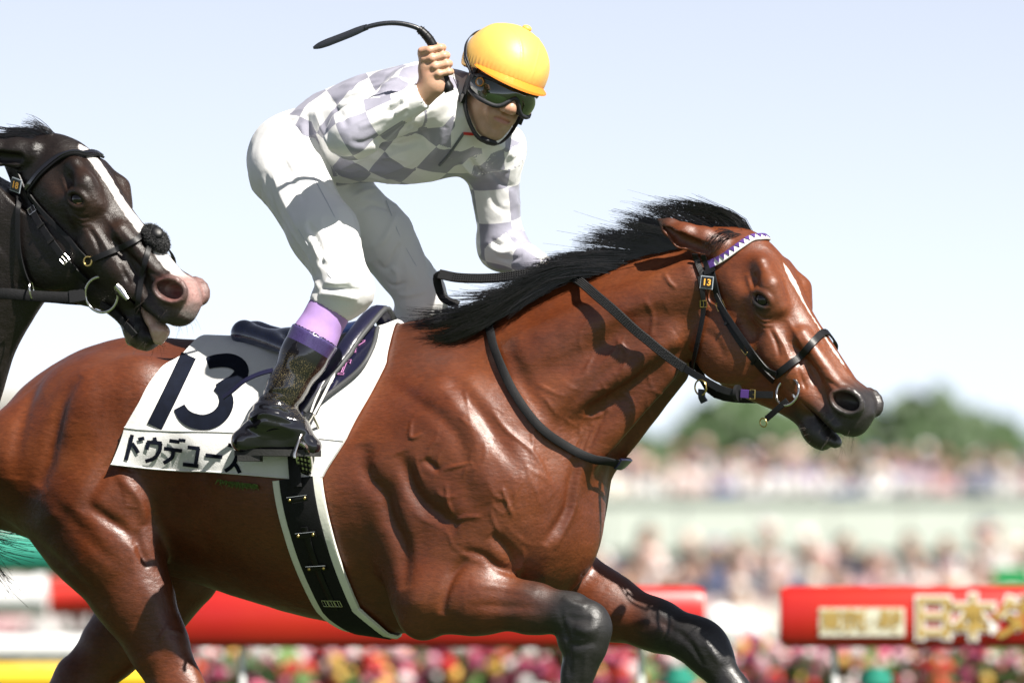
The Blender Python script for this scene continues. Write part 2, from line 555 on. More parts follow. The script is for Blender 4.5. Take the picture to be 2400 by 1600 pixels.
def ridged(m, sc, st, dist, stretch=(1, 1, 1)):
    """sharp creases on top of a material's own relief"""
    nt = m.node_tree; b = nt.nodes['Principled BSDF']
    tc = nt.nodes.new('ShaderNodeTexCoord'); mp = nt.nodes.new('ShaderNodeMapping'); mp.inputs['Scale'].default_value = stretch; mp.inputs['Rotation'].default_value = (0, .7, .2)
    nz = nt.nodes.new('ShaderNodeTexNoise'); nz.noise_type = 'RIDGED_MULTIFRACTAL'; nz.inputs['Scale'].default_value = sc; nz.inputs['Detail'].default_value = 3; nz.inputs['Distortion'].default_value = .6
    nt.links.new(tc.outputs['Object'], mp.inputs[0]); nt.links.new(mp.outputs[0], nz.inputs['Vector'])
    bp = nt.nodes.new('ShaderNodeBump'); bp.inputs['Strength'].default_value = st; bp.inputs['Distance'].default_value = dist
    nt.links.new(nz.outputs[0], bp.inputs['Height'])
    if b.inputs['Normal'].links: nt.links.new(b.inputs['Normal'].links[0].from_socket, bp.inputs['Normal'])
    nt.links.new(bp.outputs[0], b.inputs['Normal'])
M = {}
M['bay'] = pmat('bay_coat', (.2, .05, .015), .37, spec=.62, attr='coat', var=(170, .30), bump=[(40, .4, .005), (150, .3, .0022), (620, .32, .0012)], stretch=(.4, 1, 1))
def rough_var(m, sc, a, b_):
    nt = m.node_tree; nz = nt.nodes.new('ShaderNodeTexNoise'); nz.inputs['Scale'].default_value = sc; nz.inputs['Detail'].default_value = 5
    tc = nt.nodes.new('ShaderNodeTexCoord'); nt.links.new(tc.outputs['Object'], nz.inputs['Vector'])
    mr = nt.nodes.new('ShaderNodeMapRange'); mr.inputs['From Min'].default_value = .3; mr.inputs['From Max'].default_value = .7; mr.inputs['To Min'].default_value = a; mr.inputs['To Max'].default_value = b_
    nt.links.new(nz.outputs[0], mr.inputs[0]); nt.links.new(mr.outputs[0], nt.nodes['Principled BSDF'].inputs['Roughness'])
rough_var(M['bay'], 9, .36, .52)
M['black_coat'] = pmat('black_coat', (.02, .016, .014), .34, spec=.42, attr='coat', var=(190, .35), bump=[(45, .45, .005), (170, .4, .002), (620, .6, .0014)], stretch=(.5, 1, 1))
rough_var(M['black_coat'], 11, .30, .48)
M['mane'] = pmat('mane_hair', (.006, .005, .006), .34, spec=.5, var=(60, .4))
M['whisker'] = pmat('whisker_hair', (.05, .04, .035), .5)
M['eye'] = pmat('horse_eye', (.006, .004, .004), .08, spec=.5, coat=.25, coat_rough=.02)
M['eyewhite'] = pmat('eye_white', (.55, .38, .33), .1, spec=.7, coat=1, coat_rough=.03, var=(120, .3), var_col=(.4, .06, .04))
M['leather'] = pmat('black_leather', (.006, .006, .007), .42, spec=.3, bump=[(260, .25, .0008)], var=(60, .3))
M['leather_gloss'] = pmat('patent_leather', (.008, .008, .011), .10, spec=.6, coat=.8, coat_rough=.05, bump=[(30, .12, .003)])
M['boot_mud'] = None
M['rubber'] = pmat('rein_rubber', (.012, .012, .013), .55, spec=.3, bump=[(300, .3, .001)])
M['webbing'] = pmat('black_webbing', (.008, .008, .009), .7, spec=.25, bump=[(420, .7, .0012)], var=(90, .3))
M['steel'] = pmat('polished_steel', (.62, .60, .55), .16, metal=1, var=(40, .12))
M['brass'] = pmat('brass', (.62, .45, .17), .25, metal=1)
M['white_leather'] = pmat('white_leather', (.78, .77, .74), .45, bump=[(200, .2, .0008)])
M['purple_leather'] = pmat('purple_leather', (.07, .03, .17), .4, bump=[(200, .2, .0008)])
M['white_felt'] = pmat('white_felt', (.72, .715, .70), .85, bump=[(420, .5, .0014), (22, .35, .006)], var=(9, .08), sheen=.15)
M['number_ink'] = pmat('navy_number_cloth', (.004, .006, .014), .85, spec=.15, bump=[(300, .3, .001)], var=(40, .35))
M['navy'] = pmat('navy_gloss_leather', (.012, .022, .075), .22, spec=.6, coat=.5, bump=[(45, .2, .003)])
M['navy_dark'] = pmat('dark_navy_leather', (.010, .010, .03), .28, spec=.5, coat=.3, bump=[(60, .25, .002)])
M['grey_trim'] = pmat('grey_piping', (.045, .047, .05), .6, bump=[(300, .4, .001)])
M['pink_thread'] = pmat('pink_thread', (.42, .16, .36), .6)
M['plate_black'] = pmat('plate_black', (.010, .009, .009), .25)
M['plate_clear'] = pmat('plate_edge', (.30, .34, .38), .2, spec=.6)
M['orange_ink'] = pmat('orange_numeral', (.85, .42, .06), .4)
M['girth_pad'] = pmat('girth_pad', (.72, .72, .64), .6, bump=[(120, .3, .002)], var=(14, .08))
M['tongue'] = pmat('tongue', (.55, .42, .34), .3, spec=.6, var=(60, .3), var_col=(.45, .24, .2), bump=[(150, .4, .002)])
M['fleece'] = pmat('black_fleece', (.006, .006, .008), .9, sheen=.2, bump=[(300, 1.0, .006)])
M['hair_grass'] = pmat('grass_blade', (.10, .17, .03), .7, var=(60, .4))
# ================================================================== GROUND AND BACKGROUND
M['turf'] = pmat('turf', (.036, .060, .014), .9, var=(.9, .25), bump=[(30, .5, .02)])
M['white_rail'] = pmat('white_rail_paint', (.70, .70, .70), .35, var=(3, .06))
M['red_vinyl'] = pmat('red_vinyl', (.36, .006, .010), .35, var=(1.6, .5), var_col=(.42, .022, .008))
M['yellow_rail'] = pmat('yellow_rail', (.78, .50, .02), .4)
M['gold_print'] = pmat('gold_print', (.30, .18, .02), .4, var=(9, .3), var_col=(.42, .30, .10))
M['grey_print'] = pmat('grey_print', (.68, .68, .64), .4)
M['plate_olive'] = pmat('pale_title_plate', (.52, .51, .40), .5)
M['teal_paint'] = pmat('teal_paint', (.02, .24, .17), .5, var=(2, .15))
M['green_paint'] = pmat('green_paint', (.01, .22, .06), .5)
M['fascia'] = pmat('pale_green_fascia', (.46, .50, .45), .6, var=(1.5, .05))
M['concrete'] = pmat('concrete', (.30, .28, .26), .85, var=(1, .15))
M['shade'] = pmat('under_deck_shade', (.075, .05, .04), .8)  # dark brown base colour stands in for the shadow under the terrace deck
M['crowd'] = pmat('crowd_cloth', (.5, .5, .5), .8, attr='tint')
M['flower'] = pmat('flower_bed', (.5, .1, .1), .7, attr='tint')
M['leaf'] = pmat('tree_leaf', (.040, .078, .022), .6, var=(.4, .35))
M['bark'] = pmat('bark', (.06, .045, .035), .9)
M['far_wall'] = pmat('far_wall', (.55, .52, .48), .8)
M['glass'] = pmat('window_glass', (.03, .04, .05), .08, spec=.7)
g = MB(); g.add([[-1500, -1500, 0], [1500, -1500, 0], [1500, 3000, 0], [-1500, 3000, 0]], [[0, 1, 2, 3]])
g.build('ground', M['turf'], None, False, kind='structure')
def at(u, v, D): return W(u, v, D - 22.0)
def root_at(name, p, label, cat, group=None): return empty(name, p, label, cat, group)
def rel(b, p, name, mat, parent, smooth=True, **kw):
    b.V = [v - np.asarray(p) for v in b.V]; return b.build(name, mat, parent, smooth, **kw)
# --- running rails at the left
def rail(label, u0, u1, v, D, rad, mat, name='running_rail', cat='rail', posts=3, capmat=None):
    a, c = at(u0, v, D), at(u1, v, D); o = np.array([(a[0] + c[0]) / 2, a[1], 0])
    r_ = root_at(name, o, label, cat)
    b = MB(); b.tube([a, a * .5 + c * .5, c], rad, n=20); rel(b, o, 'rail', mat, r_)
    for i in range(posts):
        p = a + (c - a) * (i + .5) / posts
        b = MB(); b.tube([[p[0], p[1] + .05, 0], [p[0], p[1] + .05, p[2] * .6], [p[0], p[1], p[2]]], .03, n=8); rel(b, o, 'post', M['white_rail'], r_)
    if capmat:
        for e in (a, c):
            b = MB(); b.tube([e - [.05, 0, 0], e + [.012, 0, 0]], rad * 1.12, n=20); rel(b, o, 'end_collar', capmat, r_)
    return r_
rail('fat white padded running rail with a pale end collar, abutting the red rail', -900, 104, 1396, 47, .100, M['white_rail'], capmat=M['white_rail'])
rail('red padded running rail behind the bay horse\'s hind leg, beside the white one', 118, 330, 1398, 47.2, .096, M['red_vinyl'], posts=1)
rail('thin white lower rail above the yellow one', -900, 420, 1518, 45, .060, M['white_rail'])
rail('yellow lower rail at the foot of the white rails', -900, 420, 1588, 44, .068, M['yellow_rail'])
rail('teal painted fence rail far behind the rails, beside the tail', -900, 480, 1296, 58, .135, M['teal_paint'], 'fence_rail', 'fence', posts=4)
# --- red banner boards on the inner rail
def banner(u0, u1, label, text):
    D = 31.0; q_ = D / 40; a = at(u0, 1447, D); c = at(u1, 1447, D); o = np.array([(a[0] + c[0]) / 2, a[1], 0])
    r_ = root_at('banner_board', o, label, 'banner', None)
    # rounded cushion section
    sec = [(y_ * q_, z_ * q_) for y_, z_ in ((-.06, -.13), (-.085, -.10), (-.095, 0), (-.085, .10), (-.055, .135), (.0, .142), (.05, .135), (.06, 0), (.05, -.13))]
    b = MB(); V = [];
    for x in (a[0], a[0] + .03, c[0] - .03, c[0]):
        k = .9 if x in (a[0], c[0]) else 1
        V += [[x, a[1] + y * k, a[2] + z * k] for y, z in sec]
    m = len(sec); b.add(V, [[i * m + j, (i + 1) * m + j, (i + 1) * m + (j + 1) % m, i * m + (j + 1) % m] for i in range(3) for j in range(m)], [[0, j, j + 1] for j in range(1, m - 1)] + [[3 * m, 3 * m + j + 1, 3 * m + j] for j in range(1, m - 1)])
    rel(b, o, 'cushion', M['red_vinyl'], r_)
    for t in (.12, .88):
        p = a + (c - a) * t; b = MB(); b.tube([[p[0], p[1] + .02, 0], [p[0], p[1] + .02, p[2] - .08]], .012, n=8); rel(b, o, 'post', M['white_rail'], r_)
    if text:
        p0_, p1_ = at(1918, 1457, D), at(2118, 1457, D)
        b = MB(); b.box(((p0_[0] + p1_[0]) / 2, a[1] - .0745, p0_[2]), (p1_[0] - p0_[0], .004, .125 * q_)); rel(b, o, 'title_plate', M['plate_olive'], r_, False)
    for txt, u, size, mat_, bold, dz, nm in text:
        V, T = cu_text(txt, size * q_, bold * q_)
        p = at(u, 1447 + dz, D); y = a[1] - .0775 - (.0 if mat_ == 'grey_print' else .004)
        b = MB(); b.add(np.stack([V[:, 0] + p[0], np.full(len(V), y), V[:, 1] + p[2]], -1), T=T); rel(b, o, nm, M[mat_], r_, False)
    return r_
def cu_text(s, size, bold):
    cu = bpy.data.curves.new('lettering_tmp', 'FONT'); cu.body = s; cu.size = size; cu.offset = bold; cu.align_x = 'CENTER'; cu.align_y = 'CENTER'; cu.resolution_u = 3
    ob = bpy.data.objects.new('lettering_tmp', cu); COL.objects.link(ob)
    me = ob.evaluated_get(bpy.context.evaluated_depsgraph_get()).to_mesh()
    V = np.array([v.co[:] for v in me.vertices]); me.calc_loop_triangles(); T = np.array([t.vertices[:] for t in me.loop_triangles])
    bpy.data.objects.remove(ob); bpy.data.curves.remove(cu)
    return V, T
banner(420, 1650, 'long plain red padded banner board behind the galloping bay horse', [])
txt = []
for ch, u in zip('東京優駿', (1945, 1992, 2039, 2086)): txt += [(ch, u, .105, 'gold_print', .002, 10, 'letter')]
for ch, u in zip('日本ダービー', (2185, 2278, 2371, 2464, 2557, 2650)): txt += [(ch, u, .205, 'grey_print', .015, 6, 'letter_outline'), (ch, u, .205, 'gold_print', .004, 6, 'letter')]
banner(1828, 2900, 'red padded banner board with gold Japanese race title lettering', txt)

# --- flower bed under the boards
fr_ = np.random.default_rng(12)
def quads_mesh(centres, sizes, cols, rng):
    n = len(centres); a = rng.uniform(0, 2 * np.pi, n); tl = rng.uniform(-.7, .7, n)
    e1 = np.stack([np.cos(a), np.sin(a) * .4, np.sin(a)], -1); e2 = np.stack([-np.sin(a), tl, np.cos(a)], -1)
    e1 /= np.linalg.norm(e1, axis=1)[:, None]; e2 /= np.linalg.norm(e2, axis=1)[:, None]
    c = np.asarray(centres); s = np.asarray(sizes)[:, None] / 2
    V = np.stack([c + (-e1 - e2) * s, c + (e1 - e2) * s, c + (e1 + e2) * s, c + (-e1 + e2) * s], 1).reshape(-1, 3)
    Q = np.arange(4 * n).reshape(n, 4)
    return V, Q, np.repeat(np.asarray(cols), 4, 0)
def ball_cloud(centres, rad, cols):
    b = MB(); b.ball((0, 0, 0), 1, n=8, k=4); V0 = b.V[0]; Q0 = b.Q[0]; T0_ = b.T[0]; n = len(centres); m = len(V0)
    V = (np.asarray(centres)[:, None] + V0[None] * np.asarray(rad)[:, None, None]).reshape(-1, 3)
    Q = (Q0[None] + (np.arange(n) * m)[:, None, None]).reshape(-1, 4); T = (T0_[None] + (np.arange(n) * m)[:, None, None]).reshape(-1, 3)
    return V, [Q.astype(np.int32), T.astype(np.int32)], np.repeat(np.asarray(cols), m, 0)
x0, x1 = at(455, 1500, 45)[0], at(2900, 1500, 45)[0]
n = 4200
cx_ = fr_.uniform(x0, x1, n); cz_ = fr_.uniform(.25, .93, n) + .06 * np.sin(cx_ * 3); cy_ = 45 - 22 + fr_.uniform(-.5, .6, n)
pal = np.array([[.06, .12, .02], [.04, .09, .02], [.08, .16, .03]])
V, Q, C = quads_mesh(np.stack([cx_, cy_, cz_], -1), fr_.uniform(.05, .11, n), pal[fr_.integers(0, 3, n)], fr_)
n2 = 2400
px_ = fr_.uniform(x0, x1, n2); pz_ = fr_.uniform(.45, .99, n2); py_ = 45 - 22 - .5 + fr_.uniform(-.12, .5, n2)
fp_ = np.array([[.75, .14, .25], [.8, .45, .5], [.78, .72, .70], [.6, .02, .02], [.78, .74, .74], [.75, .06, .03], [.8, .5, .1], [.30, .03, .09], [.22, .02, .08], [.7, .3, .4]])
V2, F2, C2 = ball_cloud(np.stack([px_, py_, pz_], -1), fr_.uniform(.018, .045, n2), fp_[fr_.integers(0, len(fp_), n2)] * fr_.uniform(.5, .85, (n2, 1)))
me = mesh_np('flower_bed', np.concatenate([V, V2]), [np.concatenate([Q, F2[0] + len(V)]).astype(np.int32), (F2[1] + len(V)).astype(np.int32)])
set_attr(me, 'tint', np.concatenate([C, C2]), 'FLOAT_COLOR')
new_obj('flower_bed', me, None, M['flower'], 'dense bed of red, pink and white flowers under the red banner boards', 'flowers', None, 'stuff')
for u, lab in ((1590, 'teal post standing in the flowers below the plain red board'), (2052, 'teal post standing in the flowers below the lettered board')):
    p = at(u, 1590, 33); o = np.array([p[0], p[1], 0]); r_ = root_at('flower_post', o, lab, 'post')
    b = MB(); b.tube([[p[0], p[1], 0], [p[0], p[1], p[2] + .04]], .042, n=12); b.tube([[p[0], p[1], p[2] - .02], [p[0], p[1], p[2] + .02]], .062, n=12); rel(b, o, 'shaft', M['teal_paint'], r_)
p = at(1690, 1465, 43); o = np.array([p[0], p[1], 0]); r_ = root_at('rail_post', o, 'round white post end standing in the gap between the two red boards', 'post')
b = MB(); b.tube([[p[0], p[1] + .1, 0], [p[0], p[1] + .1, p[2]]], .05, n=10); rel(b, o, 'shaft', M['white_rail'], r_)
b = MB(); b.ball(p, (.085, .07, .10)); rel(b, o, 'knob', M['white_rail'], r_)
p = at(2372, 1352, 55); o = np.array([p[0], p[1], 0]); r_ = root_at('green_board', o, 'small bright green board on posts above the lettered red banner', 'sign')
b = MB(); b.box(p, (.22, .04, .12)); rel(b, o, 'panel', M['green_paint'], r_, False)
for s in (-.08, .08): b = MB(); b.tube([[p[0] + s, p[1] + .03, 0], [p[0] + s, p[1] + .03, p[2]]], .02, n=8); rel(b, o, 'post', M['teal_paint'], r_)
# --- spectators
def crowd(name, label, xs, ys, z0, rng, dress, hts=(1.5, 1.78)):
    b = MB(); b.ball((0, 0, 0), 1, n=8, k=5)
    tpl = []      # (verts, quads, tris, kind)
    def add(mb, kind): tpl.append((mb.V[0], mb.Q[0] if mb.Q else np.zeros((0, 4), int), mb.T[0] if mb.T else np.zeros((0, 3), int), kind))
    t = MB(); t.tube([[0, 0, .80], [0, 0, 1.05], [0, 0, 1.30], [0, 0, 1.42]], [.15, .16, .19, .10], n=8, flat=(1, .62)); add(t, 'top')
    t = MB(); t.tube([[0, 0, 0], [0, 0, .45], [0, 0, .85]], [.11, .14, .16], n=8, flat=(1, .7)); add(t, 'leg')
    t = MB(); t.ball((0, 0, 1.58), (.085, .10, .12), n=8, k=5); add(t, 'skin')
    t = MB(); t.ball((0, .015, 1.615), (.093, .105, .11), n=8, k=5); add(t, 'hair')
    for s in (-1, 1):
        t = MB(); t.tube([[s * .20, 0, 1.36], [s * .26, -.05, 1.12], [s * .15, -.24, 1.10 + .18 * (s > 0)]], [.055, .05, .04], n=6); add(t, 'top')
    VV, QQ, TT, CC, k = [], [], [], [], 0
    for x, y in zip(xs, ys):
        h = rng.uniform(*hts) / 1.7; a = rng.normal(0, .4); ca, sa = math.cos(a), math.sin(a)
        top = dress[rng.integers(len(dress))] * rng.uniform(.55, .92); leg = np.array([.05, .05, .07]) if rng.random() < .6 else np.array([.25, .22, .18])
        hair = np.array([.012, .010, .010]) if rng.random() < .45 else dress[rng.integers(len(dress))]
        zz = z0 if np.isscalar(z0) else z0(y)
        for v, q, t, kind in tpl:
            w = v * h; w = np.stack([w[:, 0] * ca - w[:, 1] * sa + x, w[:, 0] * sa + w[:, 1] * ca + y, w[:, 2] + zz], -1)
            if kind == 'hair': w[:, 1] += .012
            VV.append(w); QQ.append(q + k); TT.append(t + k); k += len(w)
            CC.append(np.tile({'top': top, 'leg': leg, 'skin': np.array([.36, .22, .16]), 'hair': hair}[kind], (len(w), 1)))
    me = mesh_np(name, np.concatenate(VV), [np.concatenate(QQ).astype(np.int32), np.concatenate(TT).astype(np.int32)])
    set_attr(me, 'tint', np.concatenate(CC), 'FLOAT_COLOR')
    return new_obj(name, me, None, M['crowd'], label, 'crowd', None, 'stuff')
DR = np.array([[.78, .76, .74], [.80, .79, .78], [.72, .70, .68], [.62, .50, .44], [.70, .52, .50], [.75, .70, .62], [.05, .06, .10], [.10, .12, .22], [.65, .40, .42], [.45, .43, .45], [.30, .20, .22], [.78, .76, .76]])
cr = np.random.default_rng(17)
xa, xb = at(-250, 1300, 92)[0], at(2750, 1300, 92)[0]
xs, ys = [], []
for k, D in enumerate((86, 87.0, 88.0, 89.2, 90.4, 91.8, 93.2)):
    q = np.arange(xa, xb, .52); xs += list(q + cr.normal(0, .12, len(q)) + .25 * (k % 2)); ys += list(np.full(len(q), D - 22) + cr.normal(0, .15, len(q)))
crowd('lower_crowd', 'dense crowd in pale summer clothes standing behind the red boards', xs, ys, lambda y: .16 + (y - 64) * .075, cr, DR)
xs, ys = [], []
DR2 = np.concatenate([DR, [[.04, .05, .14], [.03, .04, .09], [.06, .08, .25], [.25, .16, .36]]])
for k, D in enumerate((136.4, 137.3, 138.3, 139.3, 140.4)):
    q = np.arange(at(-250, 1100, 138)[0], at(2750, 1100, 138)[0], .50); xs += list(q + cr.normal(0, .12, len(q)) + .25 * (k % 2)); ys += list(np.full(len(q), D - 22) + cr.normal(0, .12, len(q)))
crowd('upper_crowd', 'crowd of spectators standing along the raised terrace against the trees', xs, ys, lambda y: 2.55 + (y - 114.4) * .08, cr, DR2)
# --- terrace (grandstand deck)
zf0, zf1 = at(1200, 1292, 135)[2], at(1200, 1166, 135)[2]
o = np.array([0, 113.0, 0]); ts = root_at('terrace', o, 'long raised spectator terrace with pale green fascia between the two crowds', 'grandstand')
X0, X1 = at(-500, 1200, 135)[0], at(3000, 1200, 135)[0]
npan = 20
for i in range(npan):
    a, c = X0 + (X1 - X0) * i / npan, X0 + (X1 - X0) * (i + 1) / npan
    b = MB(); b.box(((a + c) / 2, 113.0, (zf0 + zf1) / 2), (c - a - .03, .14, zf1 - zf0)); rel(b, o, 'fascia_panel', M['fascia'], ts, False)
b = MB(); b.box(((X0 + X1) / 2, 112.98, zf1 + .03), (X1 - X0, .26, .06)); rel(b, o, 'coping', M['fascia'], ts, False)
b = MB(); b.box(((X0 + X1) / 2, 116.4, 2.44), (X1 - X0, 6.6, .16)); rel(b, o, 'deck', M['concrete'], ts, False)
b = MB(); b.box(((X0 + X1) / 2, 119.6, 1.2), (X1 - X0, .2, 2.3)); rel(b, o, 'back_wall', M['shade'], ts, False)  # wall behind the columns, coloured as the under-deck shadow
for i in range(9):
    x = X0 + (X1 - X0) * (i + .5) / 9
    b = MB(); b.box((x, 115.2, 1.18), (.35, .35, 2.34)); rel(b, o, 'column', M['concrete'], ts, False)
# --- trees
def tree(label, u, vtop, D, rx, rz, seed, dark=1.0, trunk=True):
    rng = np.random.default_rng(seed); top = at(u, vtop, D); o = np.array([top[0], top[1], 0]); H = top[2]
    r_ = root_at('tree', o, label, 'tree')
    b = MB(); zc = H - rz
    b.tube(spline([[0, 0, 0], [.1, .05, H * .25], [-.1, 0, H * .5], [.05, .1, H * .8]], 8), np.linspace(.32, .08, 8), n=8)
    for k in range(7):
        a = rng.uniform(0, 6.28); z_ = rng.uniform(.3, .6) * H
        b.tube(spline([[0, 0, z_], [math.cos(a) * rx * .3, math.sin(a) * rx * .3, z_ + .12 * H], [math.cos(a) * rx * .65, math.sin(a) * rx * .65, z_ + .25 * H]], 6), np.linspace(.13, .03, 6), n=6)
    b.build('trunk', M['bark'], r_)
    cl_ = []
    for k in range(70):
        d = rng.normal(0, 1, 3); d /= np.linalg.norm(d); rr = rng.uniform(.45, .95) ** .6
        cl_.append((np.array([d[0] * rx, d[1] * rx * .9, zc + d[2] * rz]) * 1.0 * np.array([rr, rr, 1]) + np.array([0, 0, (rr - 1) * d[2] * rz]), rng.uniform(.16, .34) * rx))
    C_, S_ = [], []
    for c, s in cl_:
        m = 110; d = rng.normal(0, 1, (m, 3)); d /= np.linalg.norm(d, axis=1)[:, None]
        C_.append(c + d * s * rng.uniform(.6, 1.05, (m, 1))); S_.append(rng.uniform(.14, .30, m))
    C_ = np.concatenate(C_); S_ = np.concatenate(S_); ok = C_[:, 2] > .5
    V, Q, _ = quads_mesh(C_[ok], S_[ok], np.zeros((ok.sum(), 3)), rng)
    new_obj('crown', mesh_np('crown', V, Q, False), r_, M['leaf'])
tree('tallest broad dark green tree rising above the crowd, past the bay horse\'s muzzle', 2120, 872, 178, 2.0, 2.7, 1)
tree('lower rounded tree joining the tallest one on its outer side', 2240, 950, 182, 1.7, 2.4, 2)
tree('rounded green tree below the bay horse\'s chin', 1720, 952, 175, 1.9, 2.2, 3)
tree('small green tree beside the horse\'s throat, behind the crowd', 1610, 1020, 178, 1.2, 1.6, 4)
tree('green tree rising between the chin tree and the tallest tree', 1890, 975, 180, 1.6, 2.2, 5)
tree('pale low tree far off beside the horse\'s chest', 1455, 985, 215, 1.2, 2.2, 6)
tree('low tree at the far end of the terrace, past the tallest tree', 2400, 1030, 186, 1.4, 1.8, 7)
# --- a far pale block behind the rump
p = at(-40, 905, 260); o = np.array([p[0], p[1], 0]); r_ = root_at('far_building', o, 'pale far-off building behind the bay horse\'s rump', 'building')
b = MB(); b.box((p[0], p[1], p[2] / 2), (2.6, 4, p[2])); rel(b, o, 'wall', M['far_wall'], r_, False)
for i in range(3):
    for j in range(3):
        b = MB(); b.box((p[0] - .8 + .8 * i, p[1] - 2.0, p[2] - .8 - 1.3 * j), (.5, .06, .7)); rel(b, o, 'window', M['glass'], r_, False)
print('background', round(time.time() - T0, 1))
# ================================================================== HORSES
EX, EY, EZ = np.eye(3)
HEAD_PITCH_1 = None
def head_frame(poll, yaw_extra, vec_hz, vec_z):
    """head axes in horse-local coordinates: D down the face, U out of the forehead, L to the horse's left"""
    H = np.array([math.cos(yaw_extra), -math.sin(yaw_extra), 0]); Lh = np.array([math.sin(yaw_extra), math.cos(yaw_extra), 0])
    D = nrm(H * vec_hz - EZ * vec_z); U = nrm(H * vec_z + EZ * vec_hz)
    return dict(O=np.asarray(poll, float), D=D, U=U, L=Lh)
def HP(fr, t, c, l):
    return fr['O'] + t * fr['D'] + c * fr['U'] + l * fr['L']
def to_head(fr, P):
    q = P - fr['O']
    return np.stack([q @ fr['D'], q @ fr['U'], q @ fr['L']], -1)

TORSO = [(-1.49, 1.22, 1.17, .04, .1, .1), (-1.45, 1.28, 1.13, .11, .1, .1), (-1.36, 1.435, 1.10, .18, .15, .1), (-1.22, 1.540, 1.05, .225, .2, .15),
         (-1.06, 1.587, 1.01, .245, .25, .25), (-.90, 1.582, .985, .243, .3, .35), (-.75, 1.575, .940, .258, .3, .38), (-.60, 1.571, .900, .272, .3, .36),
         (-.45, 1.583, .870, .27, .4, .34), (-.30, 1.598, .850, .25, .5, .36), (-.15, 1.600, .862, .225, .5, .36), (0, 1.57, .93, .195, .4, .3), (.10, 1.49, 1.0, .15, .3, .3), (.17, 1.34, 1.10, .08, .2, .2)]

def neck_tab(O, D, U, crest, throat, widths, n=9):
    c = np.array([[(np.array([p[0], 0, p[1]]) - O) @ D, (np.array([p[0], 0, p[1]]) - O) @ U] for p in crest])
    b = np.array([[(np.array([p[0], 0, p[1]]) - O) @ D, (np.array([p[0], 0, p[1]]) - O) @ U] for p in throat])
    c = c[np.argsort(c[:, 0])]; b = b[np.argsort(b[:, 0])]
    tt = np.linspace(widths[0][0], widths[-1][0], n)
    ws = np.array(widths)
    return [(t, np.interp(t, c[:, 0], c[:, 1]), np.interp(t, b[:, 0], b[:, 1]), np.interp(t, ws[:, 0], ws[:, 1]), .45, .12) for t in tt]

def horse_field(cfg):
    f = Field(cfg['ax'])
    f.loft(np.zeros(3), EX, EZ, EY, TORSO, k=.02)
    # neck
    O, D, U = cfg['neck_O'], cfg['neck_D'], cfg['neck_U']
    f.loft(O, D, U, EY, neck_tab(O, D, U, cfg['crest'], cfg['throat'], cfg['neck_w']), k=.07)
    for s in (-1, 1):
        P = lambda u, v, l: B(u, v, -l) * np.array([1, 1 if s < 0 else -1, 1])
        lat = (0, 1, 0)
        # neck muscle bands
        for a, b, ra, rb, k in cfg['neck_bands']:
            f.cap(np.array([a[0], s * a[1], a[2]]), np.array([b[0], s * b[1], b[2]]), ra, rb, k=k, S=lat, m=.6)
        # shoulder, arm, chest
        f.cap(P(1000, 900, .105), P(1155, 1130, .160), .07, .105, k=.09, S=lat, m=.55)
        f.cap(P(1040, 1010, .185), P(1000, 1330, .185), .11, .085, k=.05, S=lat, m=.45)
        f.cap(P(930, 1080, .19), P(985, 1405, .175), .105, .07, k=.035, S=lat, m=.5)
        f.cap(P(1165, 1150, .155), P(1080, 1360, .17), .095, .085, k=.05, S=lat, m=.62)
        f.ell(P(1205, 1215, .12), (.08, .07, .12), k=.045)
        f.ell(P(1258, 1265, .07), (.068, .062, .11), k=.022)
        f.cap(P(1300, 1060, .05), P(1270, 1250, .075), .06, .06, k=.05)
        # croup and thigh
        f.ell(P(235, 985, .125), (.17, .115, .155), k=.06)
        f.ell(P(222, 975, .185), (.085, .075, .115), k=.035)
        f.ell(P(75, 1085, .13), (.16, .125, .14), k=.05)
        f.ell(P(330, 915, .165), (.08, .06, .08), k=.08)
        f.cap(P(190, 1050, .175), P(268, 1165, .20), .125, .085, k=.035, S=lat, m=.62)
        f.cap(P(55, 1085, .15), P(185, 1255, .175), .115, .105, k=.035, S=lat, m=.65)
    # legs: lists of (point, radius) with a flattening
    for leg in cfg['legs']:
        f.chain([q[0] for q in leg['pts']], [q[1] for q in leg['pts']], k=leg.get('k', .03), S=(0, 1, 0), m=leg.get('m', .8))
        for c, r in leg.get('blobs', []):
            f.ell(c, r, k=.018)
    for s in (-1, 1):
        f.ell(B(392, 1190, -.275) * [1, 1 if s < 0 else -1, 1], (.075, .045, .15), k=.06, op='sub')
    # creases between the muscles
    for a, b, r, k in cfg['creases']:
        for s in (-1, 1):
            f.cap(np.array([a[0], -s * a[1], a[2]]), np.array([b[0], -s * b[1], b[2]]), r, r, k=k, op='sub')
    head_ops(f, cfg['head'], cfg)
    return f

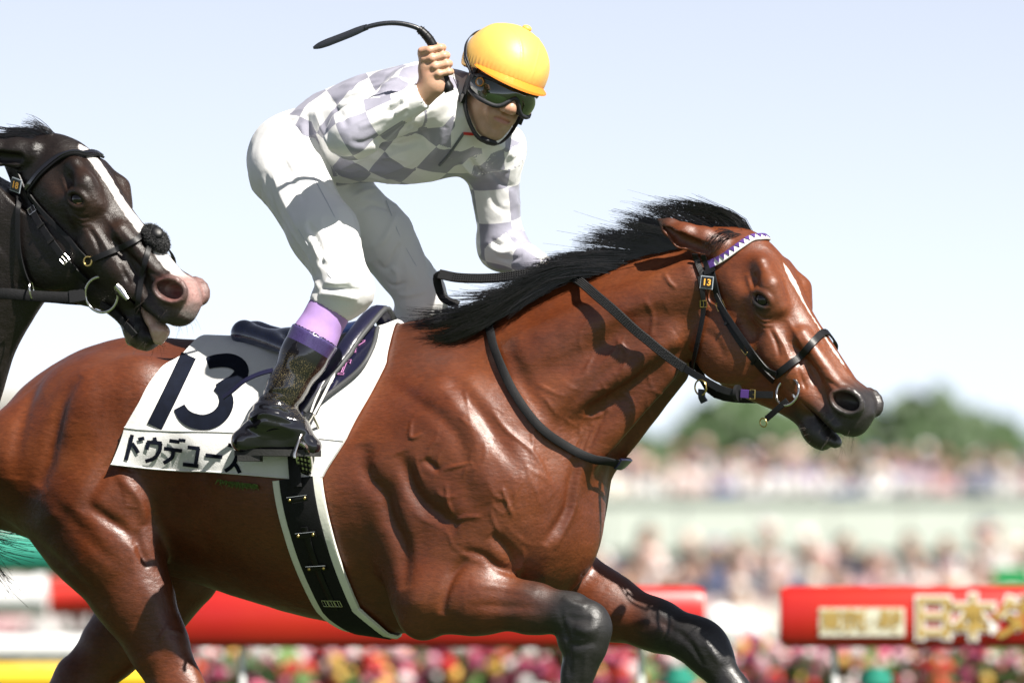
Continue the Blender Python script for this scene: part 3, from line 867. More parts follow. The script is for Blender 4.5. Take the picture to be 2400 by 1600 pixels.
def head_ops(f, fr, cfg):
    D, U, L = fr['D'], fr['U'], fr['L']
    A = np.stack([D, U, L])
    H = lambda t, c, l: HP(fr, t, c, l)
    jo = cfg.get('jaw_drop', 0.0)
    skull = [(-.07, -.03, -.13, .04, .2, .2), (-.03, .018, -.14, .052, .2, .2), (.02, .050, -.15, .066, .2, .2), (.07, .064, -.15, .077, .2, .3), (.12, .066, -.14, .083, .15, .3),
             (.17, .063, -.13, .081, .12, .3), (.22, .058, -.12, .071, .15, .3), (.30, .057, -.105, .058, .2, .3), (.38, .060, -.090, .049, .25, .2), (.45, .062, -.066, .044, .3, .1), (.51, .062, -.050, .040, .3, .1), (.545, .05, -.03, .028, .3, .1)]
    f.loft(fr['O'], D, U, L, skull, k=.03, npow=2.4)
    jaw = [(.06, -.06, -.17, .040, .1, .2), (.12, -.05, -.232, .046, .1, .2), (.19, -.05, -.250, .052, .1, .25), (.26, -.05, -.238, .050, .1, .25), (.33, -.05, -.198, .044, .1, .3), (.39, -.05, -.158, .038, .1, .3), (.45, -.055, -.128 - jo * .6, .034, .1, .3), (.50, -.062 - jo * .8, -.122 - jo, .033, .1, .3), (.54, -.064 - jo, -.105 - jo, .027, .1, .3)]
    f.loft(fr['O'], D, U, L, jaw, k=.02, npow=2.4)
    for s in (-1, 1):
        f.ell(H(.195, -.150, s * .048), (.104, .096, .034), A, k=.02)                  # jowl
        f.cap(H(.205, -.030, s * .072), H(.36, -.030, s * .049), .012, .009, k=.03)      # facial crest
        f.cap(H(.10, .032, s * .058), H(.16, .036, s * .076), .024, .020, k=.03)          # brow
        f.cap(H(.16, .036, s * .076), H(.215, .026, s * .062), .019, .012, k=.03)
        f.ell(H(.180, .002, s * .072), (.042, .034, .022), A, k=.03)                      # orbit
        f.ell(H(.098, .002, s * .089), (.03, .020, .010), A, k=.035, op='sub')            # hollow above the eye
        f.cap(H(.30, .024, s * .046), H(.45, .030, s * .036), .017, .018, k=.03)
        f.ell(H(.385, -.004, s * .064), (.045, .012, .008), A, k=.03, op='sub')
        f.cap(H(.30, -.075, s * .046), H(.42, -.058, s * .038), .024, .019, k=.05)
        f.cap(H(.27, -.055, s * .050), H(.36, -.045, s * .043), .020, .018, k=.04)        # cheek muscle to the mouth corner
        f.cap(H(.42, -.050, s * .040), H(.53, -.028, s * .034), .017, .014, k=.02)        # upper lip edge
        f.ell(H(.498, .032, s * .033), (.048, .036, .025), A, k=.018)                      # nostril flare
    f.ell(H(.512, .026, 0), (.046, .040, .041), A, k=.02)
    f.ell(H(.540, .000, 0), (.030, .033, .041), A, k=.018)                                # upper lip
    f.ell(H(.500 - jo * .2, -.092 - jo, 0), (.040, .032, .036), A, k=.02)                # chin and lower lip
    f.ell(H(.540 - jo * .4, -.068 - jo, 0), (.020, .014, .030), A, k=.012)
    # mouth line
    m1 = H(.575, -.045 - jo * .45, 0)
    f.cap(H(.435, -.062, 0), m1, .0016, .0030 + jo * .42, k=.007, op='sub', S=L, m=30)
    for s in (-1, 1):
        a = nrm(np.array([.069, .046])); D2 = D * a[0] + U * a[1]; U2 = -D * a[1] + U * a[0]
        L2 = nrm(L * s + U2 * .2 + D2 * .25)
        A2 = np.stack([D2, U2, L2])
        for q in np.linspace(0, 2 * np.pi, 15)[:-1]:                                     # nostril rim
            q2 = q + 2 * np.pi / 14
            p = lambda z: H(.503, .036, s * (.056 - .008 * math.cos(z))) + D2 * .037 * math.cos(z) + U2 * .025 * math.sin(z) * (1.15 if math.sin(z) > 0 else .95)
            f.cap(p(q), p(q2), .0065, .0065, k=.011)
        f.ell(H(.503, .037, s * .064), (.0335, .0215, .036), A2, k=.006, op='sub')
        # eye lids
        C = H(.180, .004, s * .083)
        ed = nrm(D * .85 + U * .35); eu = nrm(np.cross(L * s, ed)); eu = eu if eu @ U > 0 else -eu
        f.ell(C + L * s * .012, (.0215, .0165, .018), np.stack([ed, eu, L]), k=.005, op='sub')
        up_ = [C + ed * .025 * math.cos(z) + eu * .0185 * math.sin(z) + L * s * (.006 + .009 * math.sin(z) ** 1.5) for z in np.linspace(0, math.pi, 9)]
        lo_ = [C + ed * .025 * math.cos(z) - eu * .0165 * math.sin(z) + L * s * (.006 + .005 * math.sin(z) ** 1.5) for z in np.linspace(0, math.pi, 9)]
        f.chain(up_, [.003] + [.0055] * 7 + [.003], k=.008)
        f.chain(lo_, [.003] + [.0040] * 7 + [.003], k=.008)
        # ears, laid back
        e = cfg['ear'][0 if s < 0 else 1]
        base, mid, tip = [H(*q) for q in e]
        fwd = nrm(tip - base)
        flatdir = nrm(np.cross(fwd, U * .3 + L * s))
        side = nrm(np.cross(fwd, flatdir))
        f.chain([base, base * .6 + mid * .4, mid, mid * .45 + tip * .55, tip], [.032, .033, .030, .019, .004], k=.012, S=side, m=.75)
        opn = nrm(L * s * .75 - U * .25 + D * .45)
        f.chain([base * .75 + mid * .25 + opn * .030, mid + opn * .020, mid * .35 + tip * .65 + opn * .010], [.014, .016, .005], k=.008, op='sub', S=side, m=1.0)

# ---- pose of the bay horse, in its own coordinates (forward, left, up)
LEGS1 = [
  dict(pts=[(B(1010, 1400, -.175), .085), (B(1120, 1405, -.165), .078), (B(1250, 1425, -.155), .056), (B(1340, 1440, -.15), .048), (B(1378, 1478, -.15), .050), (B(1372, 1520, -.15), .042), (B(1355, 1575, -.15), .034), (B(1330, 1680, -.15), .031), (B(1290, 1850, -.15), .036), (B(1200, 1930, -.15), .032), (B(1130, 1950, -.15), .048), (B(1080, 1945, -.15), .05)], m=.85,
       blobs=[(B(1385, 1462, -.15), (.046, .046, .055)), (B(990, 1450, -.18), (.055, .045, .05)), (B(1345, 1500, -.15), (.04, .035, .035))]),
  dict(pts=[(B(1300, 1350, .15), .105), (B(1420, 1420, .15), .078), (B(1540, 1465, .15), .058), (B(1630, 1500, .15), .052), (B(1665, 1535, .15), .048), (B(1720, 1620, .15), .036), (B(1830, 1790, .15), .034), (B(1850, 1830, .15), .04), (B(1930, 1920, .15), .034), (B(1970, 2000, .15), .052)], m=.85,
       blobs=[(B(1652, 1505, .15), (.05, .045, .05)), (B(1250, 1440, .17), (.06, .05, .05))]),
  dict(pts=[(B(215, 1180, -.175), .150), (B(262, 1290, -.175), .122), (B(315, 1400, -.165), .092), (B(370, 1510, -.155), .068), (B(420, 1620, -.15), .058), (B(440, 1700, -.15), .062), (B(455, 1760, -.15), .052), (B(500, 2000, -.15), .036), (B(515, 2080, -.15), .042), (B(570, 2170, -.15), .036), (B(600, 2250, -.15), .05)], m=.72, k=.04,
       blobs=[(B(295, 1165, -.205), (.07, .045, .085)), (B(415, 1705, -.15), (.05, .04, .07))]),
  dict(pts=[(B(250, 1230, .175), .15), (B(400, 1330, .185), .115), (B(340, 1420, .18), .10), (B(265, 1510, .17), .072), (B(190, 1600, .16), .06), (B(130, 1680, .15), .055), (B(-60, 1850, .15), .037), (B(-110, 1890, .15), .042), (B(-180, 1990, .15), .036), (B(-190, 2060, .15), .05)], m=.72, k=.04,
       blobs=[(B(440, 1345, .19), (.085, .05, .07)), (B(165, 1600, .16), (.04, .035, .06))]),
]
CREASES1 = [
  (B(905, 1150, -.27), B(925, 1400, -.27), .012, .035),
  (B(1075, 1130, -.265), B(1130, 1290, -.262), .008, .03),
  (B(1215, 1330, -.245), B(1130, 1290, -.262), .006, .02),
  (B(330, 1100, -.29), B(375, 1330, -.25), .022, .06),
  (B(90, 1150, -.30), B(300, 1360, -.28), .006, .03),
  (B(1290, 1150, 0), B(1275, 1350, 0), .022, .03),
  (B(1350, 1330, 0), B(1250, 1370, 0), .012, .02),
  (B(1040, 860, -.205), B(1230, 1110, -.235), .007, .035),
]
poll1 = B(1738, 566, 0)
HF1 = head_frame(poll1, math.radians(5), .567, .823)
NB1 = [((.10, .115, 1.52), (.50, .062, 1.70), .06, .045, .04), ((.12, .13, 1.38), (.44, .062, 1.56), .055, .035, .03), ((.16, .07, 1.22), (.42, .035, 1.48), .05, .035, .03)]
nO = np.array([.05, 0, 1.38]); nD = nrm([.45, 0, .25]); nU = np.array([-nD[2], 0, nD[0]])
CFG1 = dict(ax=[axis((-1.6, -.36, .0055), (-.36, .46, .0044), (.46, 1.06, .003)), axis((-.37, -.13, .006), (-.13, .11, .0033), (.11, .37, .007)), axis((-.03, .60, .012), (.60, 1.0, .0055), (1.0, 1.24, .0045), (1.24, 1.92, .0033))], head=HF1, legs=LEGS1, creases=CREASES1,
            neck_O=nO, neck_D=nD, neck_U=nU,
            crest=[(-.38, 1.565), (-.306, 1.583), (-.149, 1.628), (.087, 1.70), (.297, 1.752), (.456, 1.78), (.591, 1.80), (.66, 1.80)],
            throat=[(.45, 1.475), (.423, 1.462), (.32, 1.368), (.261, 1.29), (.243, 1.23), (.24, 1.10), (.20, .98), (.6, 1.60)],
            neck_w=[(-.20, .20), (-.05, .185), (.10, .145), (.25, .108), (.40, .085), (.50, .075), (.56, .07)],
            neck_bands=NB1,
            ear=[((-.012, -.035, -.052), (-.075, -.085, -.085), (-.150, -.122, -.080)), ((-.012, -.035, .052), (-.075, -.085, .075), (-.150, -.122, .070))])
fld1 = horse_field(CFG1)
print('horse field', fld1.F.shape, round(time.time() - T0, 1))

def hair_coat(V, N, fr, cfgc):
    return None
def make_body(f, fr, veins=(), seed=1, wr=1.0, veins_w=.0035):
    V, Q = f.mesh(2, .5)
    N = vnormals(V, Q)
    H = to_head(fr, V)
    face = (H[:, 0] > .02) & (H[:, 0] < .65) & (np.abs(H[:, 2]) < .16) & (H[:, 1] > -.3) & (H[:, 1] < .15)
    # small relief of the skin: muscle ripples, veins
    amp = np.where(face, .0005, .0011) * wr
    V = V + N * (amp * noise3(V, 16, seed) + amp * .55 * noise3(V * [1, 1, .6], 38, seed + 1))[:, None]
    for line, hh, w in veins:
        lo = line.min(0) - 2.6 * w; hi = line.max(0) + 2.6 * w
        m = ((V > lo) & (V < hi)).all(1)
        if m.any():
            d, par = poly_dist(V[m], line)
            V[m] += N[m] * (hh * np.exp(-(d / w) ** 2) * np.sqrt(np.clip(np.sin(np.pi * par), 0, 1)))[:, None]
    return V, Q, vnormals(V, Q)
# ---- relief strokes on the near side (points picked on the surface, mirrored to the far side too)
CAML = to_local(CAM)
def surf(f, px, n=24, off=0.0, cam=CAML, tl=to_local, smooth=True):
    pp = spline(px, n) if n else np.asarray(px, float)
    d = np.array([tl(cray(u, v)) for u, v in pp])
    P = f.hit(cam, d) if False else f.hit(np.tile(cam, (len(d), 1)), d, off=off)
    ok = ~np.isnan(P[:, 0])
    if ok.sum() >= 2 and not ok.all():
        i = np.arange(len(P))
        for k in range(3): P[:, k] = np.interp(i, i[ok], P[ok, k])
    return P
def strokes(f, lst, mirror=True):
    out = []
    for px, hh, w in lst:
        L_ = surf(f, px, 14)
        if np.isnan(L_).any(): continue
        out.append((L_, hh, w))
        if mirror: out.append((L_ * [1, -1, 1], hh, w))
    return out
STROKES1 = [
  ([(938, 1060), (961, 1132), (984, 1171), (1014, 1197), (1045, 1217), (1075, 1235)], -.013, .020),
  ([(854, 1040), (857, 1106), (896, 1155), (915, 1213), (945, 1280), (950, 1380)], -.013, .022),
  ([(1083, 899), (1110, 980), (1125, 1075), (1150, 1180)], .006, .030),
  ([(915, 900), (984, 945), (1037, 983), (1075, 1029), (1100, 1090)], -.006, .020),
  ([(991, 1075), (1012, 1090), (1030, 1106)], -.006, .009),
  ([(1351, 1075), (1338, 1129), (1326, 1197), (1275, 1275)], -.010, .013),
  ([(1366, 1075), (1355, 1129), (1345, 1190), (1300, 1290)], .005, .009),
  ([(1150, 1250), (1190, 1290), (1215, 1330)], -.010, .015),
  ([(1085, 1290), (1130, 1300), (1170, 1330), (1230, 1350)], -.007, .010),
  ([(1035, 1440), (1040, 1400), (1060, 1350), (1095, 1305)], -.009, .012),
  ([(1100, 1370), (1180, 1375), (1260, 1390)], .004, .012),
  ([(1090, 1420), (1180, 1420), (1270, 1425)], -.004, .012),
  ([(1310, 1010), (1230, 900), (1190, 800)], -.005, .02),
  ([(1500, 840), (1420, 870), (1330, 960), (1300, 1030)], -.006, .018),
  ([(1560, 720), (1460, 760), (1380, 840)], -.005, .02),
  ([(1590, 790), (1500, 850), (1440, 930)], .006, .022),
  # knees
  ([(1318, 1400), (1345, 1415), (1375, 1420)], .005, .010), ([(1325, 1440), (1350, 1450), (1385, 1448)], -.005, .009), ([(1345, 1470), (1375, 1478), (1405, 1470)], .005, .011),
  ([(1330, 1505), (1360, 1512), (1400, 1500)], -.004, .008), ([(1330, 1480), (1335, 1530), (1335, 1590)], -.004, .007), ([(1375, 1530), (1372, 1560), (1365, 1598)], .003, .007), ([(1310, 1420), (1320, 1460), (1330, 1500)], -.003, .008),
  ([(1590, 1480), (1620, 1510), (1650, 1560)], -.004, .008), ([(1650, 1500), (1672, 1530), (1690, 1560)], .004, .009), ([(1520, 1440), (1570, 1470), (1610, 1500)], -.003, .010),
  # hindquarters
  ([(190, 880), (150, 930), (128, 1000), (112, 1080), (90, 1140)], -.013, .022),
  ([(300, 1010), (290, 1060), (250, 1100), (215, 1150), (190, 1200)], -.009, .018),
  ([(90, 900), (60, 960), (40, 1040), (30, 1120)], -.007, .022),
  ([(270, 1110), (300, 1135), (330, 1180), (335, 1230)], .008, .014),
  ([(320, 1240), (330, 1290), (350, 1330)], -.008, .012),
  ([(200, 1180), (250, 1215), (290, 1240), (322, 1275)], -.010, .015),
  ([(396, 1459), (383, 1484), (371, 1504)], .003, .005),
  ([(340, 1360), (385, 1470), (420, 1560)], .004, .02),
  ([(40, 1230), (150, 1330), (250, 1420)], -.006, .02),
]
WR = [([(272 + 3 * j, 1102 + 11 * j), (300, 1108 + 11 * j), (326, 1118 + 10 * j)], .0024, .0042) for j in range(8)]
NW = [([(1420 - 9 * j, 960 + 8 * j), (1396 - 9 * j, 1010 + 6 * j), (1376 - 8 * j, 1058 + 4 * j)], (.0028 if j % 2 else -.003), .0065) for j in range(6)]
VEINS1 = [
  ([(1175, 1140), (1187, 1171), (1202, 1213)], .0042, .0052), ([(1045, 1132), (1051, 1182), (1064, 1209)], .0036, .005),
  ([(1076, 976), (1106, 1006), (1118, 1056), (1114, 1083)], .0036, .005), ([(965, 983), (963, 1025), (995, 1014)], .0034, .0048),
  ([(1556, 639), (1569, 661), (1586, 676)], .0032, .0048), ([(1110, 1083), (1070, 1092), (1040, 1100)], .003, .005),
  ([(1090, 915), (1098, 960), (1106, 1006)], .003, .005), ([(1140, 1120), (1160, 1160), (1187, 1171)], .003, .005),
  ([(1020, 1150), (1045, 1165), (1070, 1160)], .003, .005), ([(1060, 1225), (1090, 1212), (1130, 1210)], .003, .005),
  ([(1510, 700), (1530, 740), (1525, 790)], .003, .006), ([(1440, 790), (1470, 830), (1450, 880)], .003, .006),
  ([(380, 1480), (405, 1478), (433, 1484)], .0025, .0045), ([(1150, 960), (1190, 1010), (1250, 1060), (1290, 1130)], .003, .006),
  # face
  ([(1800, 765), (1818, 800), (1828, 838)], -.004, .006), ([(1815, 770), (1840, 815), (1850, 850)], .0025, .006),
  ([(1771, 732), (1789, 746), (1808, 746)], -.0028, .0035), ([(1768, 741), (1788, 757), (1812, 757)], -.0022, .0035), ([(1770, 752), (1790, 768), (1815, 768)], -.0016, .0035),
  ([(1750, 640), (1757, 665), (1765, 690)], .003, .006), ([(1768, 640), (1775, 660), (1783, 675)], -.0025, .005),
  ([(1840, 740), (1870, 790), (1890, 830), (1920, 860)], .002, .006), ([(1885, 850), (1900, 880), (1912, 905)], -.0035, .005),
  ([(1900, 850), (1918, 878), (1926, 900)], -.003, .005), ([(1872, 862), (1880, 890), (1890, 912)], -.003, .005), ([(1935, 890), (1960, 905), (1975, 912)], -.003, .006),
  ([(1650, 770), (1680, 800), (1700, 840)], -.002, .012),
]
vr = np.random.default_rng(3)
def wander(box, n, L_, seed):
    r = np.random.default_rng(seed); out = []
    for _ in range(n):
        p = np.array([r.uniform(box[0], box[2]), r.uniform(box[1], box[3])]); a = r.uniform(.6, 2.4)
        pts = [p]
        for _k in range(r.integers(3, 6)):
            a += r.uniform(-.7, .7); pts.append(pts[-1] + L_ * np.array([math.cos(a), math.sin(a)]))
        out.append((pts, r.uniform(.0010, .0022), r.uniform(.0038, .0055)))
    return out
VEINS1 += wander((960, 1000, 1240, 1280), 16, 24, 5) + wander((1330, 700, 1560, 960), 14, 22, 6) + wander((1230, 860, 1330, 1100), 6, 26, 8)
st1 = strokes(fld1, STROKES1) + strokes(fld1, [(p, h_ * 1.15, w_ * .92) for p, h_, w_ in WR + NW + VEINS1], mirror=False)
V1, Q1, N1 = make_body(fld1, HF1, st1)
print('bay body', len(V1), round(time.time() - T0, 1))

def leg_param(V, leg):
    """position along a leg chain (index units) and distance to it"""
    pts = [q[0] for q in leg['pts']]
    best = np.full(len(V), 9.0); par = np.zeros(len(V))
    for i, (a, b) in enumerate(zip(pts[:-1], pts[1:])):
        ba = b - a; t = np.clip(((V - a) @ ba) / (ba @ ba), 0, 1)
        d = np.linalg.norm(V - a - t[:, None] * ba, axis=1)
        m = d < best; best[m] = d[m]; par[m] = (i + t)[m]
    return par, best
def mixc(C, col, m):
    return C * (1 - m[:, None]) + np.asarray(col) * m[:, None]
BAY = np.array([.105, .0235, .0055])
def bay_colour(V, N):
    n1 = noise3(V, 7, 11); n2 = noise3(V, 22, 12); n3 = noise3(V, 55, 13)
    C = np.tile(BAY, (len(V), 1))
    C = mixc(C, (.185, .055, .016), np.clip(.35 * n1 + .2 * n2, 0, 1))
    C = mixc(C, (.050, .011, .004), np.clip(-.55 * n1 - .2 * n3, 0, 1))
    H = to_head(HF1, V)
    inhead = (H[:, 0] > -.02) & (np.abs(H[:, 2]) < .16) & (H[:, 1] > -.28)
    t_h = H[:, 0]
    C = mixc(C, (.165, .045, .012), inhead * .55 * sstep(t_h, .05, .15))
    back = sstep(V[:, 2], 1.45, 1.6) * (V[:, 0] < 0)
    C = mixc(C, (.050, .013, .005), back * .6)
    for leg, a, b in zip(LEGS1, (1.2, .9, 5.0, 5.0), (2.9, 2.6, 7.0, 7.0)):
        p, d = leg_param(V, leg)
        m = sstep(p + .35 * n2, a, b) * (d < .098)
        C = mixc(C, (.011, .010, .010), m)
    # muzzle, eye surround
    t, c, l = H.T
    mz = sstep(t + .012 * n2 + .05 * (-c - .03), .425, .50) * inhead
    C = mixc(C, (.020, .017, .017), mz)
    C = mixc(C, (.050, .043, .042), mz * np.clip(.1 + .9 * n3, 0, 1) * .7)
    rimn = np.exp(-(((t - .503) / .047) ** 2 + ((c - .036) / .034) ** 2) * 1.3) * (np.abs(l) > .03) * inhead
    C = mixc(C, (.045, .036, .035), np.clip(rimn, 0, 1) * .6)
    ch = sstep(-c, .065, .10) * sstep(t, .38, .45) * inhead
    C = mixc(C, (.022, .017, .015), ch)
    ey = np.exp(-((t - .184) ** 2 + (c + .004) ** 2) / .030 ** 2 * 1.2) * (np.abs(l) > .05) * inhead
    C = mixc(C, (.015, .012, .011), np.clip(ey * 1.3, 0, 1))
    # ear edges
    q = (t < -.02) & (np.abs(l) > .045) & (np.abs(l) < .14) & (t > -.2) & (c > -.16) & (c < .02)
    C = mixc(C, (.03, .014, .010), q * sstep(-t, .09, .15))
    # star, stripe and snip
    top = (c > .03) & inhead
    hw = np.interp(t, [.11, .135, .16, .185, .21, .24, .33, .345, .36, .38, .41, .43], [0, .010, .013, .009, .005, .0028, .0026, .0045, .006, .006, .003, 0])
    wob = .0022 * noise3(V, 150, 5)
    C = mixc(C, (.55, .50, .46), sstep(hw + wob - np.abs(l + .006), -.0012, .0018) * top * (hw > 0))
    # dust on the knees
    for leg, i in ((LEGS1[0], 4), (LEGS1[1], 3)):
        d = np.linalg.norm(V - leg['pts'][i][0], axis=1)
        C = mixc(C, (.055, .052, .05), np.clip(np.exp(-(d / .045) ** 2) * (.45 + .7 * n3), 0, .8) * .6)
    return C
def place_root(name, loc, label, cat):
    return empty(name, loc, label, cat, rz=-TH)
bay = place_root('horse', (0, 0, 0), 'bay racehorse with thin white face stripe, galloping under the jockey', 'horse')
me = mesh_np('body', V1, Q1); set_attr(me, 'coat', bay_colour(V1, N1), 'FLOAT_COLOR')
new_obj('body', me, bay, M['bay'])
def eyes(fr, parent, white):
    for s in (-1, 1):
        b = MB(); b.ball(HP(fr, .180, .004, s * .0800), .0215, n=24, k=15)
        e = b.build('eye', M['eye'], parent)
        if white:      # the rim of white and red haw at the front corner
            C = HP(fr, .180, .004, s * .0800)
            w = MB(); w.ball(C + fr['D'] * .0011 - fr['U'] * .0006, .0209, n=24, k=15)
            w.build('eye_white', M['eyewhite'], e)
eyes(HF1, bay, False)

# ---- hair
def strand_mesh(paths, r0, r1, seg=7, n=3):
    """tapered hairs; paths list of (k,3)"""
    b = MB()
    for i, p in enumerate(paths):
        q = spline(p, seg)
        b.tube(q, np.linspace(r0, r1, seg) * (.7 + .6 * random.random()), n=n, caps=False)
    return b
def hair_from_guides(guides, count, jit_root, jit_tip, r0, r1, seed, lenvar=(.65, 1.08), clump=60, nseg=7):
    r = np.random.default_rng(seed)
    G = np.array([spline(g, 8) for g in guides]); ng = len(G)
    b = MB()
    cl = [(r.uniform(0, ng - 1.001), r.normal(0, 1, 3) * jit_tip, r.uniform(*lenvar), r.normal(0, 1, 3) * jit_root) for _ in range(clump)]
    for k in range(count):
        c = cl[r.integers(clump)]
        x = np.clip(c[0] + r.normal(0, .11), 0, ng - 1.001); i = int(x); fr_ = x - i
        g = G[i] * (1 - fr_) + G[i + 1] * fr_
        ln = c[2] * r.uniform(.75, 1.05)
        s = np.linspace(0, 1, 8) * ln
        g = np.stack([np.interp(s, np.linspace(0, 1, 8), g[:, a]) for a in range(3)], -1)
        w = np.linspace(0, 1, 8)[:, None]
        g = g + (c[3] + r.normal(0, 1, 3) * jit_root * .6) + (c[1] + r.normal(0, 1, 3) * jit_tip * .33) * w ** 1.6
        ph = r.uniform(0, 6.28, 3); g = g + .004 * np.sin(ph + w * r.uniform(3, 7)) * w
        b.tube(spline(g, nseg), np.linspace(r0, r1, nseg) * r.uniform(.7, 1.3), n=3, caps=False)
    return b
def gd(pts):
    return np.array([B(u, v, l) for u, v, l in pts])
MANE = [
  [(1762, 560, 0), (1735, 515, .0), (1660, 488, -.01), (1545, 472, -.01)], [(1735, 558, 0), (1690, 512, .0), (1610, 490, -.01), (1520, 492, -.02)],
  [(1690, 562, 0), (1620, 522, -.01), (1545, 500, -.02), (1450, 488, -.02)], [(1640, 572, 0), (1560, 542, -.01), (1480, 520, -.02), (1400, 508, -.02)],
  [(1590, 582, 0), (1500, 558, -.02), (1430, 545, -.03), (1375, 528, -.03)], [(1540, 592, 0), (1450, 575, -.02), (1380, 572, -.03), (1315, 568, -.03)],
  [(1490, 602, 0), (1400, 597, -.02), (1340, 603, -.04), (1285, 606, -.04)], [(1430, 616, 0), (1350, 620, -.02), (1280, 634, -.05), (1215, 645, -.05)],
  [(1360, 636, 0), (1280, 655, -.02), (1200, 683, -.05), (1130, 702, -.05)], [(1290, 660, 0), (1210, 686, -.02), (1120, 712, -.05), (1040, 728, -.05)],
  [(1220, 685, 0), (1130, 720, -.02), (1040, 742, -.05), (950, 750, -.04)], [(1140, 718, 0), (1060, 752, -.02), (990, 768, -.05), (935, 772, -.03)]]
MANE2 = [
  [(1480, 612, -.01), (1390, 612, -.05), (1310, 630, -.06), (1240, 655, -.07)], [(1400, 630, -.02), (1310, 640, -.06), (1230, 672, -.08), (1150, 712, -.09)],
  [(1310, 660, -.03), (1220, 695, -.07), (1130, 738, -.09), (1040, 770, -.09)], [(1230, 690, -.03), (1150, 735, -.08), (1060, 775, -.10), (960, 782, -.08)],
  [(1160, 716, -.03), (1080, 765, -.08), (1010, 792, -.10), (950, 780, -.07)]]
hm = hair_from_guides([gd(g) for g in MANE], 3600, .006, .015, .0009, .00025, 21, lenvar=(.55, .98), clump=80)
hm2 = hair_from_guides([gd(g) for g in MANE2], 2000, .008, .013, .0009, .0003, 22, lenvar=(.6, 1.0), clump=45)
hm.V += hm2.V; hm.Q += [q + hm.n for q in hm2.Q]; hm.n += hm2.n
# loose flyaway hairs
hm3 = hair_from_guides([gd(g) for g in MANE], 70, .010, .022, .0005, .0002, 23, lenvar=(.7, 1.05), clump=60)
hm.V += hm3.V; hm.Q += [q + hm.n for q in hm3.Q]; hm.n += hm3.n
hm.build('mane', M['mane'], bay)
# forelock wisps over the ear root
fl = hair_from_guides([gd([(1752, 560, -.02), (1715, 556, -.05), (1690, 575, -.09), (1672, 590, -.10)]), gd([(1740, 556, -.01), (1700, 545, -.04), (1675, 552, -.08), (1655, 575, -.10)])], 90, .004, .008, .0008, .0003, 24, clump=10)
fl.build('forelock', M['mane'], bay)
TAIL = [[(-45, 1120, .02), (-110, 1130, .02), (-170, 1180, .03), (-220, 1300, .05)], [(-50, 1140, .0), (-90, 1180, .0), (-80, 1260, .0), (20, 1290, .0)], [(-50, 1150, -.02), (-150, 1190, -.02), (-240, 1260, -.02), (-330, 1400, -.02)]]
tl_ = hair_from_guides([gd(g) for g in TAIL], 700, .012, .05, .0013, .0005, 25, clump=40)
tl_.build('tail', M['mane'], bay)
# whiskers and chin hair
r = np.random.default_rng(9)
wk = MB()
for k in range(70):
    t = r.uniform(.47, .58); c = r.uniform(-.12, .02); s = r.choice([-1, 1], p=[.3, .7])
    p = HP(HF1, t, c, s * .06)
    p = fld1.snap(p[None])[0]; n = fld1.grad(p[None])[0]
    ln = r.uniform(.012, .05)
    wk.tube(spline([p - n * .003, p + n * ln * .5 + r.normal(0, .003, 3), p + n * ln + np.array([-.3, 0, -.35]) * ln + r.normal(0, .004, 3)], 5), np.linspace(.0005, .00015, 5), n=3, caps=False)
o_ = wk.build('whiskers', M['whisker'], bay); o_['kind'] = 'stuff'
# ================================================================== JOCKEY
M['skin'] = pmat('skin', (.50, .30, .20), .42, sss=.25, attr='tint', var=(60, .12), bump=[(260, .2, .001), (35, .12, .002)])
M['breeches'] = pmat('white_breeches', (.76, .755, .75), .6, bump=[(28, .25, .006), (350, .25, .0008)], sheen=.1)
ridged(M['breeches'], 6.5, .9, .035, (1, 1, .45))
M['sock'] = pmat('lavender_sock', (.42, .26, .58), .75, bump=[(500, .4, .0008)], var=(30, .1))
M['boot_band'] = pmat('indigo_boot_band', (.055, .040, .13), .25, coat=.35, bump=[(60, .15, .002)], var=(300, .35))
M['helmet'] = pmat('yellow_helmet_cover', (.80, .46, .10), .45, bump=[(40, .15, .003), (500, .2, .0006)], sheen=.1, var=(6, .06))
M['peak'] = pmat('orange_peak', (.80, .22, .02), .4)
M['black_cloth'] = pmat('black_padding', (.012, .013, .017), .6, bump=[(200, .3, .001)])
M['sole'] = pmat('boot_sole', (.015, .015, .014), .6, bump=[(200, .5, .002)])
M['lens'] = pmat('goggle_lens', (.012, .028, .008), .04, spec=1.0, coat=1, coat_rough=.02, bump=[(14, .10, .01)])
M['zip'] = pmat('zip_grey', (.10, .11, .12), .4)
M['red_tag'] = pmat('red_tag', (.6, .03, .02), .5)
M['whip'] = pmat('whip_black', (.012, .014, .02), .35, bump=[(300, .5, .001)])
